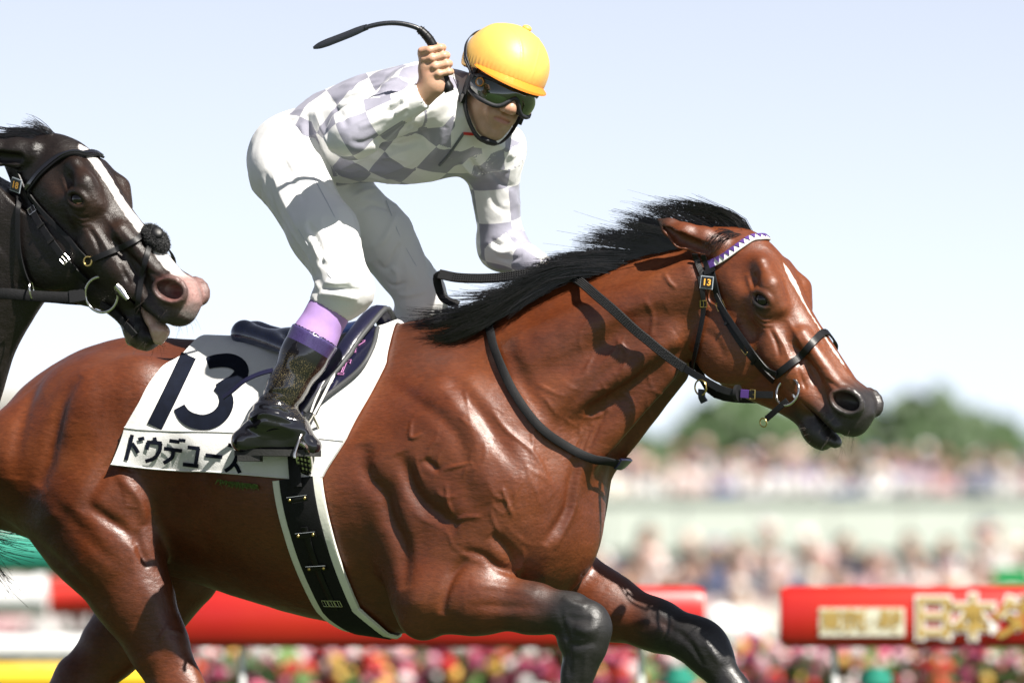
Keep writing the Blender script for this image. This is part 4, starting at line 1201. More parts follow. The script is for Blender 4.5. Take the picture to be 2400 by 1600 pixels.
# boot leather with splashed dirt
def dirt_boot():
    m = pmat('muddied_boot', (.008, .008, .011), .09, spec=.6, coat=.7, coat_rough=.05, bump=[(26, .25, .004)])
    nt = m.node_tree; b = nt.nodes['Principled BSDF']
    at = nt.nodes.new('ShaderNodeAttribute'); at.attribute_name = 'dirt'
    nz = nt.nodes.new('ShaderNodeTexNoise'); nz.inputs['Scale'].default_value = 420; nz.inputs['Detail'].default_value = 5
    tc = nt.nodes.new('ShaderNodeTexCoord'); nt.links.new(tc.outputs['Object'], nz.inputs['Vector'])
    mr = nt.nodes.new('ShaderNodeMapRange'); mr.inputs['From Min'].default_value = .53; mr.inputs['From Max'].default_value = .64
    nt.links.new(nz.outputs[0], mr.inputs[0])
    mu = nt.nodes.new('ShaderNodeMath'); mu.operation = 'MULTIPLY'; nt.links.new(mr.outputs[0], mu.inputs[0]); nt.links.new(at.outputs['Fac'], mu.inputs[1])
    mx = nt.nodes.new('ShaderNodeMix'); mx.data_type = 'RGBA'; mx.inputs[6].default_value = (.008, .008, .011, 1); mx.inputs[7].default_value = (.12, .092, .038, 1)
    nt.links.new(mu.outputs[0], mx.inputs['Factor']); nt.links.new(mx.outputs[2], b.inputs['Base Color'])
    ad = nt.nodes.new('ShaderNodeMath'); ad.operation = 'MULTIPLY_ADD'; ad.inputs[1].default_value = .55; ad.inputs[2].default_value = .09
    nt.links.new(mu.outputs[0], ad.inputs[0]); nt.links.new(ad.outputs[0], b.inputs['Roughness'])
    return m
M['boot'] = dirt_boot()
def check_mat():
    m = pmat('checked_silk', (.8, .8, .8), .36, spec=.5, bump=[(26, .3, .006), (420, .2, .0007)], sheen=.15)
    nt = m.node_tree; b = nt.nodes['Principled BSDF']
    at = nt.nodes.new('ShaderNodeAttribute'); at.attribute_name = 'chk'
    ck = nt.nodes.new('ShaderNodeTexChecker'); ck.inputs['Scale'].default_value = 1.0
    ck.inputs['Color1'].default_value = (.74, .735, .73, 1); ck.inputs['Color2'].default_value = (.30, .295, .36, 1)
    nt.links.new(at.outputs['Vector'], ck.inputs['Vector'])
    nt.links.new(ck.outputs['Color'], b.inputs['Base Color'])
    return m
M['silk'] = check_mat(); ridged(M['silk'], 7, .75, .03, (.5, 1, 1))

J = dict(pelvis=W(692, 372, .22), hipR=W(672, 400, .13), hipL=W(752, 400, .30), kneeR=W(806, 664, -.09), kneeL=W(985, 688, .35),
         ankR=W(640, 975, -.10), ankL=W(905, 985, .51), sp1=W(785, 322, .19), sp2=W(885, 300, .13), sp3=W(985, 288, .075), sp4=W(1062, 280, .045),
         neck=W(1082, 256, .02), shR=W(990, 222, -.035), elR=W(828, 312, -.17), wrR=W(990, 224, -.215), shL=W(1150, 352, .185), elL=W(1176, 580, .25), wrL=W(1285, 640, .11))
JC = W(1164, 211, -.03)
jf = nrm([.38, -.89, -.25]); ju = np.array([.37, -.10, .93]); ju = nrm(ju - jf * (ju @ jf)); jl = np.cross(ju, jf)
def JH(a, b, c): return JC + a * jl + b * ju + c * jf
AJ = np.stack([jl, ju, jf])
CHN = nrm([.25, -.80, -.55])              # chest normal
jax = [axis((-.78, -.20, .005), (-.20, .13, .0028), (.13, .24, .005)), axis((-.33, -.19, .0032), (-.19, .10, .0032), (.10, .60, .007)), axis((1.15, 1.90, .006), (1.90, 2.42, .0028))]
def limb(f, names, rads, k=.03, **kw):
    f.chain([J[n] if isinstance(n, str) else n for n in names], rads, k=k, **kw)
fj = Field(jax)
limb(fj, ['pelvis', 'sp1', 'sp2', 'sp3', 'sp4'], [.100, .082, .098, .108, .09], S=CHN, m=.75)
limb(fj, ['pelvis', 'hipR'], [.09, .075]); limb(fj, ['pelvis', 'hipL'], [.09, .075])
limb(fj, ['hipR', 'kneeR', 'ankR'], [.072, .046, .032]); limb(fj, ['hipL', 'kneeL', 'ankL'], [.072, .046, .032])
limb(fj, ['ankR', W(700, 1040, -.10)], [.033, .028]); limb(fj, ['ankL', W(970, 1045, .50)], [.033, .028])
limb(fj, ['sp4', 'shR', 'elR', 'wrR'], [.06, .048, .034, .024]); limb(fj, ['sp4', 'shL', 'elL', 'wrL'], [.06, .048, .034, .024])
fj.cap(J['neck'], JH(0, -.03, -.02), .050, .052, k=.03)
def he(c, r, **kw): fj.ell(JH(*c), r, AJ, **kw)
he((0, .035, -.012), (.073, .085, .092), k=.01)
he((0, -.035, .030), (.059, .076, .060), k=.025)
he((0, -.100, .060), (.023, .019, .021), k=.024)
for s in (-1, 1):
    fj.cap(JH(s * .052, -.045, .008), JH(s * .020, -.092, .052), .016, .014, k=.02)
    he((s * .040, -.012, .066), (.020, .017, .016), k=.02)
    he((s * .026, -.050, .078), (.014, .016, .010), k=.016)
    he((s * .0130, -.032, .102), (.0095, .0085, .011), k=.006)
    fj.ell(JH(s * .0075, -.0375, .104), (.0035, .003, .004), AJ, k=.003, op='sub')
    # ears
    e0 = JH(s * .076, .004, -.004)
    EA = np.stack([nrm(jl * s + jf * -.5), ju, nrm(jf + jl * s * .5)])
    fj.ell(e0, (.008, .032, .019), EA, k=.006)
    fj.ell(e0 + EA[0] * .009 + ju * .004, (.006, .019, .010), EA, k=.005, op='sub')
    fj.cap(JH(s * .0165, -.034, .095), JH(s * .030, -.062, .082), .002, .002, k=.006, op='sub')    # fold beside the mouth
fj.cap(JH(0, .020, .090), JH(0, -.022, .114), .0095, .0125, k=.014)
he((0, -.028, .113), (.0135, .0110, .0115), k=.008)
he((0, -.058, .082), (.032, .022, .012), k=.012)
up = [JH(a, -.0545 + .002 * (1 - (a / .023) ** 2), .0925 - .012 * (a / .023) ** 2) for a in np.linspace(-.022, .022, 6)]
lo = [JH(a, -.0645 - .001 * (1 - (a / .022) ** 2), .0905 - .011 * (a / .022) ** 2) for a in np.linspace(-.020, .020, 6)]
fj.chain(up, [.003, .0045, .0048, .0048, .0045, .003], k=.006); fj.chain(lo, [.003, .005, .0056, .0056, .005, .003], k=.006)
fj.chain([JH(a, -.0597, .0985 - .012 * (a / .023) ** 2) for a in np.linspace(-.024, .024, 7)], [.0018] * 7, k=.004, op='sub')
# right hand closed on the whip
WY = -.232
def wp(u, v, y=WY): return W(u, v, y)
hb, ht = wp(1053, 213), wp(1012, 103)
ha = nrm(ht - hb)                                       # along the handle, upwards
hc = wp(1026, 141)                                      # handle inside the fist
tocam = nrm(CAM - hc); hs_ = nrm(np.cross(ha, tocam)); hs_ = hs_ if hs_[0] > 0 else -hs_     # towards the picture's right
kn = hc - hs_ * .030 + tocam * .004
fj.chain([J['wrR'], hc - hs_ * .030 - ha * .050 + tocam * .0, hc - hs_ * .028 - ha * .015], [.0235, .026, .027], k=.02, S=tocam, m=.75)
fj.cap(hc - hs_ * .027 - ha * .026, hc - hs_ * .024 + ha * .026, .019, .018, k=.012)
for i, a in enumerate((.034, .013, -.008, -.028)):
    L_ = (.92, 1.0, .96, .82)[i]; rr = (.0088, .0092, .0090, .0080)[i]
    k0 = hc + ha * a - hs_ * .029 + tocam * .012
    p1 = hc + ha * (a - .004) - hs_ * .012 * L_ + tocam * .0225
    p2 = hc + ha * (a - .008) + hs_ * .018 * L_ + tocam * .0185
    p3 = hc + ha * (a - .010) + hs_ * .0235 * L_ - tocam * .002
    p4 = hc + ha * (a - .010) + hs_ * .010 * L_ - tocam * .017
    fj.chain([k0, p1, p2, p3, p4], [rr * 1.12, rr * 1.05, rr, rr * .95, rr * .85], k=.0045)
th0 = hc - hs_ * .024 - ha * .020 - tocam * .012
fj.chain([th0, hc - hs_ * .016 + ha * .018 - tocam * .020, hc + hs_ * .008 + ha * .034 - tocam * .016], [.012, .0105, .009], k=.005)
# left hand on the rein, down by the mane
lc = W(1318, 652, .075); la = nrm([.25, -.75, .3]); lo_ = nrm(np.cross(la, J['wrL'] - lc)); lw = nrm(lc - J['wrL'])
fj.chain([J['wrL'], lc - lw * .012], [.0235, .027], k=.02)
for i, a in enumerate((.030, .010, -.010, -.028)):
    b0 = lc + la * a
    fj.chain([b0 + lo_ * .012, b0 + lw * .024 + lo_ * .012, b0 + lw * .030 - lo_ * .012, b0 + lw * .006 - lo_ * .020], [.0095, .009, .0085, .0078], k=.004)
fj.chain([lc - lw * .012 + la * .024, lc + la * .040 + lw * .012], [.012, .009], k=.006)
Vj, Qj = fj.mesh(1, .5)
print('jockey body', len(Vj), round(time.time() - T0, 1))
JR = np.array([J['ankR'][0], J['pelvis'][1], 1.27])
jockey = empty('person', JR, 'jockey in grey-and-white checked silks and yellow helmet, standing in the stirrups with raised whip', 'person')
def jmesh(name, V, Q, mat, parent=jockey, attrs=()):
    me = mesh_np(name, V - JR, Q)
    for n_, d_, t_ in attrs: set_attr(me, n_, d_, t_)
    return new_obj(name, me, parent, mat)
class JB(MB):
    def build(self, name, mat, parent=None, smooth=True, **kw):
        self.V = [v - JR for v in self.V]
        return MB.build(self, name, mat, parent or jockey, smooth, **kw)
hj = (Vj - JC) @ AJ.T
skc = np.tile(np.array([.50, .30, .20]), (len(Vj), 1))
lipm = np.clip(1.25 - ((hj[:, 0] / .024) ** 2 + ((hj[:, 1] + .0597) / .0085) ** 2), 0, 1) * (hj[:, 2] > .07) * (hj[:, 2] < .13)
skc = mixc(skc, (.46, .16, .13), lipm * .8)
rosy = np.exp(-(((np.abs(hj[:, 0]) - .036) / .016) ** 2 + ((hj[:, 1] + .028) / .018) ** 2)) * (hj[:, 2] > .03) + np.exp(-(np.linalg.norm(hj - [0, -.028, .118], axis=1) / .016) ** 2)
skc = mixc(skc, (.60, .28, .20), np.clip(rosy, 0, 1) * .5)
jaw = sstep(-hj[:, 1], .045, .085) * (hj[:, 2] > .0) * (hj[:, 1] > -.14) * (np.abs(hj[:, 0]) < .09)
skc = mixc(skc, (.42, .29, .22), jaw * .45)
kn_d = np.linalg.norm(Vj - hc, axis=1)
skc = mixc(skc, (.60, .30, .21), np.clip(noise3(Vj, 45, 4), 0, 1) * (kn_d < .08) * .7)
jmesh('body', Vj, Qj, M['skin'], attrs=[('tint', skc, 'FLOAT_COLOR')])

# ---- clothes
def strokes_w(f, lst):
    out = []
    for px, hh, w in lst:
        L_ = surf(f, px, 12, cam=CAM, tl=lambda v: v)
        if not np.isnan(L_).any(): out.append((L_, hh, w))
    return out
def apply_strokes(V, N, lst):
    for line, hh, w in lst:
        lo_b = line.min(0) - 2.6 * w; hi_b = line.max(0) + 2.6 * w
        m = ((V > lo_b) & (V < hi_b)).all(1)
        if m.any():
            d, par = poly_dist(V[m], line)
            V[m] += N[m] * (hh * np.exp(-(d / w) ** 2) * np.sqrt(np.clip(np.sin(np.pi * par), 0, 1)))[:, None]
    return V
def cloth(f, folds, amp=.003, seed=3, aniso=(1, 1, 1), it=2):
    V, Q = f.mesh(it, .5); N = vnormals(V, Q)
    ax_d = nrm(aniso); X_ = V - (V @ ax_d)[:, None] * ax_d * .62           # folds drawn out along the cloth's pull
    w_ = X_ + .010 * np.stack([noise3(V, 9, seed + 5), noise3(V, 9, seed + 6), noise3(V, 9, seed + 7)], -1)
    n = (1 - np.abs(noise3(w_, 17, seed))) ** 2 - .45
    n2_ = (1 - np.abs(noise3(w_, 36, seed + 1))) ** 2 - .45
    patch = np.clip(.55 + .9 * noise3(V, 6, seed + 9), .12, 1.2)
    V = V + N * (patch * (amp * n + amp * .45 * n2_))[:, None]
    V = apply_strokes(V, vnormals(V, Q), [(l_, h_ * 1.35, w_s * .8) for l_, h_, w_s in strokes_w(f, folds)])
    return V, Q
# jersey
jaxj = [axis((-.66, .18, .0036)), axis((-.30, .16, .0042), (.16, .40, .007)), axis((1.62, 2.34, .0036))]
fs = Field(jaxj)
limb(fs, ['pelvis', 'sp1', 'sp2', 'sp3', 'sp4'], [.098, .106, .128, .140, .115], S=CHN, m=.78, k=.05)
limb(fs, ['sp3', 'shR', 'elR', 'wrR'], [.095, .072, .052, .031], k=.035); limb(fs, ['sp3', 'shL', 'elL', 'wrL'], [.10, .068, .050, .033], k=.045)
limb(fs, ['sp4', 'shL'], [.10, .075], k=.04)
fs.ell(J['elR'] + np.array([-.004, 0, -.006]), (.055, .05, .05), k=.03)
# collar
cn0, cn1 = J['neck'] + nrm(J['neck'] - J['sp3']) * .0, JH(0, -.062, -.022)
fs.cap(cn0 - (cn1 - cn0) * .4, cn1, .068, .062, k=.02)
# open cuffs and neck
def cutplane(f, p, n, R, k=.004):
    n = nrm(n)
    def fn(X, Y, Z): return -((X - p[0]) * n[0] + (Y - p[1]) * n[1] + (Z - p[2]) * n[2]) * 1.0
    f.apply(fn, np.asarray(p) - R, np.asarray(p) + R, k, 'sub', m=0)
def cutcap(f, a, b, r): f.cap(a, b, r, r, k=.003, op='sub')
wd_ = nrm(J['wrR'] - J['elR']); cutcap(fs, J['wrR'] + wd_ * .030, J['wrR'] + wd_ * .12, .042)
wl_ = nrm(J['wrL'] - J['elL']); cutcap(fs, J['wrL'] + wl_ * .030, J['wrL'] + wl_ * .12, .045)
cd = nrm(cn1 - cn0); cutcap(fs, cn1 + cd * .015, cn1 + cd * .2, .055)
JF = [([(852, 345), (900, 320), (950, 285), (990, 258)], -.004, .010), ([(905, 268), (925, 255), (945, 240)], -.008, .010), ([(925, 270), (940, 256), (955, 246)], .006, .008), ([(915, 250), (940, 230), (965, 222)], .004, .008),
      ([(770, 230), (800, 270), (815, 300)], -.004, .012), ([(720, 270), (735, 320), (760, 370)], -.006, .012), ([(740, 260), (760, 310), (780, 360)], .005, .012), ([(705, 290), (722, 340), (745, 385)], .005, .010),
      ([(880, 330), (930, 345), (990, 330)], -.007, .014), ([(870, 345), (910, 370), (960, 375)], .004, .013), ([(960, 290), (985, 310), (1000, 350)], -.005, .012), ([(1040, 300), (1030, 340), (1010, 380)], .003, .012),
      ([(1100, 370), (1115, 395), (1135, 410)], -.006, .010), ([(1080, 380), (1100, 400), (1120, 415)], .005, .008), ([(1150, 400), (1180, 430), (1205, 440)], -.004, .010), ([(1140, 430), (1160, 480), (1200, 500)], -.003, .010),
      ([(1150, 560), (1175, 575), (1210, 560)], -.005, .009), ([(1150, 580), (1180, 592), (1215, 580)], .005, .008), ([(1160, 600), (1190, 610), (1225, 600)], -.004, .008), ([(1150, 340), (1180, 345), (1205, 370)], .004, .012),
      ([(800, 200), (850, 195), (900, 185)], .003, .012), ([(760, 245), (830, 225), (900, 215)], -.004, .014), ([(860, 210), (900, 205), (950, 190)], -.003, .010), ([(840, 300), (880, 285), (920, 270)], .003, .010), ([(820, 330), (850, 335), (890, 315)], -.003, .010)]
Vs, Qs = cloth(fs, JF, .0075, 31, tuple(J['neck'] - J['pelvis']))
# checks: along and around each limb / the trunk
def limb_coord(V, pts, ref):
    best = np.full(len(V), 9.0); s_ = np.zeros(len(V)); ar = np.zeros(len(V)); acc = 0
    for a, b in zip(pts[:-1], pts[1:]):
        ba = b - a; L_ = np.linalg.norm(ba); d_ = ba / L_
        t = np.clip((V - a) @ d_, 0, L_); q = V - a - t[:, None] * d_
        d = np.linalg.norm(q, axis=1); m = d < best
        e1 = ref - d_ * (ref @ d_); e1 /= np.linalg.norm(e1); e2 = np.cross(d_, e1)
        best[m] = d[m]; s_[m] = acc + t[m]; ar[m] = np.arctan2(q[m] @ e2, q[m] @ e1)
        acc += L_
    return best, s_, ar
dT, sT, aT = limb_coord(Vs, [J[k] for k in ('pelvis', 'sp1', 'sp2', 'sp3', 'sp4', 'neck')], CHN)
dR, sR, aR = limb_coord(Vs, [J['shR'] * .7 + J['elR'] * .3, J['elR'], J['wrR']], np.array([0, -1.0, .3]))
dL, sL, aL = limb_coord(Vs, [J['shL'] * .85 + J['elL'] * .15, J['elL'], J['wrL']], np.array([0, -1.0, .0]))
rot = math.radians(38)
u_, v_ = sT / .086, aT
isR = (dR - .055 < dT - .118) & (dR < .075); pL_ = J['shL'] * .85 + J['elL'] * .15; isL = ((Vs - pL_) @ nrm(J['elL'] - J['shL']) > 0) & (dL < .15)
lenR = np.linalg.norm(J['elR'] - (J['shR'] * .7 + J['elR'] * .3))
cq = np.linalg.norm(np.cross(Vs - cn0, cd), axis=1); ca = (Vs - cn0) @ cd
white = ((ca > .012) & (cq < .09)) | (isR & (sR > lenR + .13))
reg = np.where(isR, 1, np.where(isL, 2, 0))
fr_g = np.median(reg[Qs], axis=1).astype(int)                    # one pattern per face, so seams stay clean
fw_ = white[Qs].sum(1) >= 2
def unwrap(a): return a[:, :1] + (a - a[:, :1] + np.pi) % (2 * np.pi) - np.pi
ut, at_ = u_[Qs], unwrap(aT[Qs]) * .125 / .086
c0 = ut * math.cos(rot) - at_ * math.sin(rot), ut * math.sin(rot) + at_ * math.cos(rot)
# sleeves: split at the plane that halves the elbow
def sleeve(V, A, E, Wr, ref, cell):
    d1, d2 = nrm(E - A), nrm(Wr - E); bis = nrm(d1 + d2)
    lower = ((V - E) @ bis) > 0
    out = []
    for d_, o_, s0 in ((d1, A, 0.0), (d2, E, np.linalg.norm(E - A))):
        e1 = nrm(ref - d_ * (ref @ d_)); e2 = np.cross(d_, e1); q = V - o_
        out.append((s0 + q @ d_, np.arctan2(q @ e2, q @ e1)))
    return lower, out
def sleeve_faces(A, E, Wr, ref, cell, ph):
    lower, out = sleeve(Vs, A, E, Wr, ref, cell)
    lf_ = lower[Qs].sum(1) >= 2
    s_ = np.where(lf_[:, None], out[1][0][Qs], out[0][0][Qs]); a_ = np.where(lf_[:, None], unwrap(out[1][1][Qs]), unwrap(out[0][1][Qs]))
    return s_ / cell + ph[0], a_ / (math.pi / 2) + ph[1]
c1 = sleeve_faces(J['shR'] * .7 + J['elR'] * .3, J['elR'], J['wrR'], np.array([0, -1.0, .3]), .078, (0.1, .25))
c2 = sleeve_faces(J['shL'] * .85 + J['elL'] * .15, J['elL'], J['wrL'], np.array([0, -1.0, .0]), .085, (.4, .35))
chk = np.zeros((len(Qs), 4, 3)); chk[..., 2] = .5
for k_, c_ in enumerate((c0, c1, c2)):
    m_ = fr_g == k_; chk[m_, :, 0] = c_[0][m_]; chk[m_, :, 1] = c_[1][m_]
chk[fw_, :, 0] = .5; chk[fw_, :, 1] = 1.5
jo_ = jmesh('jersey', Vs, Qs, M['silk'])
at_c = jo_.data.attributes.new('chk', 'FLOAT_VECTOR', 'CORNER'); at_c.data.foreach_set('vector', chk.astype(np.float32).ravel())
# zip and tag
zp = surf(fs, [(1087, 312), (1068, 340), (1048, 368), (1030, 388)], 14, off=.004, cam=CAM, tl=lambda v: v)
z = JB(); z.tube(zp, .0035, n=6); zo = z.build('zip', M['zip'])
tg = surf(fs, [(1086, 313), (1098, 314), (1112, 315)], 6, off=.005, cam=CAM, tl=lambda v: v)
z = JB(); z.strap(tg, CAM - tg[0], .007, .002); z.build('zip_tag', M['red_tag'], zo and jockey)

# breeches
fb = Field([axis((-.78, .16, .0046)), axis((-.25, .60, .0055)), axis((1.50, 2.16, .0046))])
limb(fb, ['pelvis', J['pelvis'] * .35 + J['sp1'] * .65], [.108, .110], S=CHN, m=.85)
limb(fb, ['pelvis', 'hipR'], [.102, .086], k=.04); limb(fb, ['pelvis', 'hipL'], [.102, .084], k=.04)
fb.ell(W(668, 395, .17), (.066, .09, .085), k=.04); fb.ell(W(690, 392, .29), (.066, .08, .08), k=.04)
kR2 = W(812, 676, -.10); kL2 = W(990, 700, .35)
limb(fb, ['hipR', W(758, 545, .0), kR2], [.088, .080, .062], k=.03); limb(fb, ['hipL', W(893, 555, .33), kL2], [.084, .074, .058], k=.03)
cR = nrm(J['ankR'] - J['kneeR']); cL = nrm(J['ankL'] - J['kneeL'])
limb(fb, [kR2, J['kneeR'] + cR * .055], [.066, .060], k=.02); limb(fb, [kL2, J['kneeL'] + cL * .16], [.062, .055], k=.02)
cutcap(fb, J['kneeR'] + cR * .135, J['kneeR'] + cR * .3, .080)
wa = nrm(J['sp1'] - J['pelvis']); pw = J['pelvis'] * .35 + J['sp1'] * .65
cutcap(fb, pw + wa * .150, pw + wa * .4, .135)
BF = [([(620, 400), (640, 480), (690, 570), (740, 650)], -.005, .012), ([(640, 390), (660, 460), (700, 540)], .004, .012), ([(605, 440), (640, 520), (690, 600)], .003, .010), ([(650, 400), (690, 430), (720, 480)], -.004, .010),
      ([(720, 520), (745, 570), (760, 620)], -.008, .009), ([(735, 560), (750, 600), (775, 615)], .006, .009), ([(780, 600), (800, 618), (830, 625)], -.005, .007), ([(770, 640), (800, 650), (850, 640)], -.004, .007),
      ([(760, 660), (790, 665), (840, 655)], .005, .008), ([(745, 690), (790, 690), (840, 700)], .006, .010), ([(755, 675), (800, 676), (850, 682)], -.005, .007), ([(725, 600), (735, 650), (750, 680)], .005, .009),
      ([(690, 330), (700, 370), (720, 400)], .005, .010), ([(650, 330), (660, 370), (690, 420)], -.005, .011), ([(720, 380), (760, 420), (790, 460)], -.004, .010), ([(800, 450), (830, 430), (870, 420)], -.005, .009),
      ([(820, 470), (850, 450), (890, 440)], .004, .008), ([(830, 500), (870, 480), (910, 490)], -.004, .008), ([(870, 580), (900, 560), (930, 500)], .005, .010), ([(880, 610), (905, 630), (940, 570)], -.005, .010), ([(900, 650), (920, 670), (960, 660)], -.004, .007),
      ([(905, 620), (930, 640), (925, 680)], .004, .007), ([(930, 690), (960, 690), (1000, 680)], .004, .008), ([(610, 420), (615, 470), (640, 520)], -.003, .009), ([(660, 500), (690, 560), (725, 610)], .003, .010), ([(950, 600), (960, 640), (985, 670)], .003, .010)]
BF += [([(690 + 4 * j, 300 + 12 * j), (705 + 5 * j, 320 + 12 * j), (718 + 5 * j, 350 + 10 * j)], (.003 if j % 2 else -.003), .008) for j in range(6)]
Vb, Qb = cloth(fb, BF, .0095, 41, tuple(J['kneeR'] - J['hipR']))
jmesh('breeches', Vb, Qb, M['breeches'])
M['stitch'] = pmat('seam_stitch', (.55, .56, .60), .7)
for px_ in ([(648, 425), (690, 520), (745, 610), (790, 668)], [(735, 415), (775, 490), (815, 570), (850, 640)], [(752, 688), (790, 700), (835, 694)], [(905, 470), (940, 560), (985, 640)]):
    q = surf(fb, px_, 26, off=.0005, cam=CAM, tl=lambda v: v)
    z = JB(); z.tube(q, .0013, n=5); z.build('seam', M['stitch'])

# socks and boots
def leg_low(knee, ank, toe, heel, side, hidden):
    c = nrm(ank - knee); L_ = np.linalg.norm(ank - knee)
    lo_b = np.minimum.reduce([knee, ank, toe, heel]) - .09; hi_b = np.maximum.reduce([knee, ank, toe, heel]) + .09
    h = .007 if hidden else .0042
    ax_ = [axis((lo_b[k], hi_b[k], h)) for k in range(3)]
    f = Field(ax_)
    f.chain([knee + c * .05, knee + c * L_ * .42, knee + c * L_ * .55], [.054, .053, .049], k=.02)
    V, Q = f.mesh(1); 
    so = jmesh('sock', V, Q, M['sock'])
    f = Field(ax_)
    sidev = nrm(np.cross(toe - heel, EZ))
    f.chain([knee + c * L_ * .40, knee + c * L_ * .55, knee + c * L_ * .78, ank], [.060, .056, .046, .039], k=.02)
    cutcap(f, knee + c * L_ * .385 - c * .10, knee + c * L_ * .385 - c * .055, .08)
    f.chain([ank, heel + EZ * .026 + (toe - heel) * .08], [.038, .030], k=.03)
    f.chain([ank + EZ * .0, ank * .45 + toe * .55 + EZ * .018, toe - (toe - heel) * .06 + EZ * .014], [.037, .027, .019], k=.03, S=sidev, m=1.2)
    f.cap(heel + EZ * .022 + (toe - heel) * .05, toe - (toe - heel) * .05 + EZ * .012, .024, .018, k=.02, S=sidev, m=1.4)
    # creases at the ankle
    V, Q = f.mesh(1); N = vnormals(V, Q)
    d = np.linalg.norm(V - ank, axis=1)
    ph = (V - ank) @ nrm(c * .8 + (toe - heel) * 1.6)
    V = V + N * (.0032 * np.exp(-(d / .065) ** 2) * np.sin(ph * 260 + 2 * noise3(V, 30, 3)))[:, None]
    t = ((V - knee) @ c) / L_
    dirt = sstep(t, .56, .60) * (1 - sstep(t, .86, .97)) * sstep((V - ank) @ nrm(toe - heel) + .02 * noise3(V, 40, 8), -.02, .015)
    bo = jmesh('boot', V, Q, M['boot'], attrs=[('dirt', dirt, 'FLOAT')])
    # coloured band at the boot top
    f = Field(ax_)
    f.chain([knee + c * L_ * .405, knee + c * L_ * .56], [.0625, .0585], k=.01)
    def slab(X, Y, Z):
        t = (X - knee[0]) * c[0] + (Y - knee[1]) * c[1] + (Z - knee[2]) * c[2]
        return np.maximum(L_ * .395 - t, t - L_ * .565)
    f.apply(slab, f.lo, f.hi, .002, 'and', m=0)
    V, Q = f.mesh(1)
    jmesh('boot_band', V, Q, M['boot_band'], bo)
    # sole
    b = JB()
    fwd = nrm(toe - heel); sd = nrm(np.cross(fwd, EZ)); upv = np.cross(sd, fwd)
    n = 20; prof = []
    for i in range(2 * n):
        a = math.pi * i / n
        x = math.cos(a); y = math.sin(a)
        prof.append((.5 + .56 * x, .034 * y * (1 + .15 * x)))
    Lf = np.linalg.norm(toe - heel)
    ring = lambda dz: [heel + fwd * (p[0] * Lf) + sd * p[1] + upv * dz for p in prof]
    VV = np.array(ring(.004) + ring(-.012) + [heel + fwd * Lf * .5 + upv * -.012]); m = 2 * n
    b.add(VV, [[i, (i + 1) % m, m + (i + 1) % m, m + i] for i in range(m)], [[2 * m, m + i, m + (i + 1) % m] for i in range(m)])
    b.box(heel + fwd * .028 - upv * .018, (.055, .05, .014), np.stack([fwd, sd, upv], 1))
    b.build('sole', M['sole'], bo, smooth=False)
    return bo
TOER, HEELR = W(742, 1058, -.115), W(560, 1056, -.09)
leg_low(J['kneeR'], W(636, 975, -.105), TOER, HEELR, -1, False)
leg_low(J['kneeL'], J['ankL'], W(985, 1050, .50), W(830, 1050, .53), 1, True)
print('jockey clothes', round(time.time() - T0, 1))

# ---- helmet
fh = Field([axis((-.16, .14, .0032)), axis((-.24, .12, .0036)), axis((2.06, 2.42, .0032))])
hcC = JH(0, .062, -.004)
fh.ell(hcC, (.106, .104, .120), AJ, k=.005)
cutn = nrm(ju * 1.0 - jf * .10)
def under(X, Y, Z):
    p = JH(0, .030, 0)
    return ((X - p[0]) * cutn[0] + (Y - p[1]) * cutn[1] + (Z - p[2]) * cutn[2])
fh.apply(under, fh.lo, fh.hi, .006, 'sub', m=0)
fh.ell(hcC - ju * .012, (.095, .094, .108), AJ, k=.003, op='sub')
Vh, Qh = fh.mesh(1)
Nh = vnormals(Vh, Qh)
loc = (Vh - JC) @ AJ.T
seam = np.exp(-((loc[:, 0] + .045 - .25 * (loc[:, 2])) / .0022) ** 2)
ang_h = np.arctan2(loc[:, 0], loc[:, 2]); rim_h = 1 - sstep(loc[:, 1], .045, .066)
seam2 = np.exp(-((loc[:, 0] - .050 + .25 * (loc[:, 2])) / .0022) ** 2)
Vh = Vh + Nh * (.0008 * noise3(Vh, 26, 2) + rim_h * .0007 * np.sin(ang_h * 58 + 3 * noise3(Vh, 20, 7)) * (.5 + noise3(Vh, 12, 9)) + .0013 * (seam + seam2))[:, None]
shell = jmesh('helmet', Vh, Qh, M['helmet'])
# peak: a thin curved brim
b = JB(); pk = []
for i, a in enumerate(np.linspace(-1.25, 1.25, 25)):
    e = max(0.0, math.cos(a / 1.25 * math.pi / 2))
    for (rr, dz) in ((-.006, .008), (.020 * e ** .6, -.010 * e), (.020 * e ** .6 + .0012, -.016 * e), (-.006, -.006)):
        r1, r2 = .103 + rr, .117 + rr
        base = JH(math.sin(a) * r1, .041 + dz, math.cos(a) * r2)
        pk.append(base)
m = 25
b.add(pk, [[i * 4 + j, (i + 1) * 4 + j, (i + 1) * 4 + (j + 1) % 4, i * 4 + (j + 1) % 4] for i in range(m - 1) for j in range(4)])
b.build('peak', [M['peak']], shell, False)
b = JB(); b.ball(JH(.012, .167, .006), (.012, .012, .008), np.stack([jl, jf, ju], 1)); b.build('button', M['helmet'], shell)
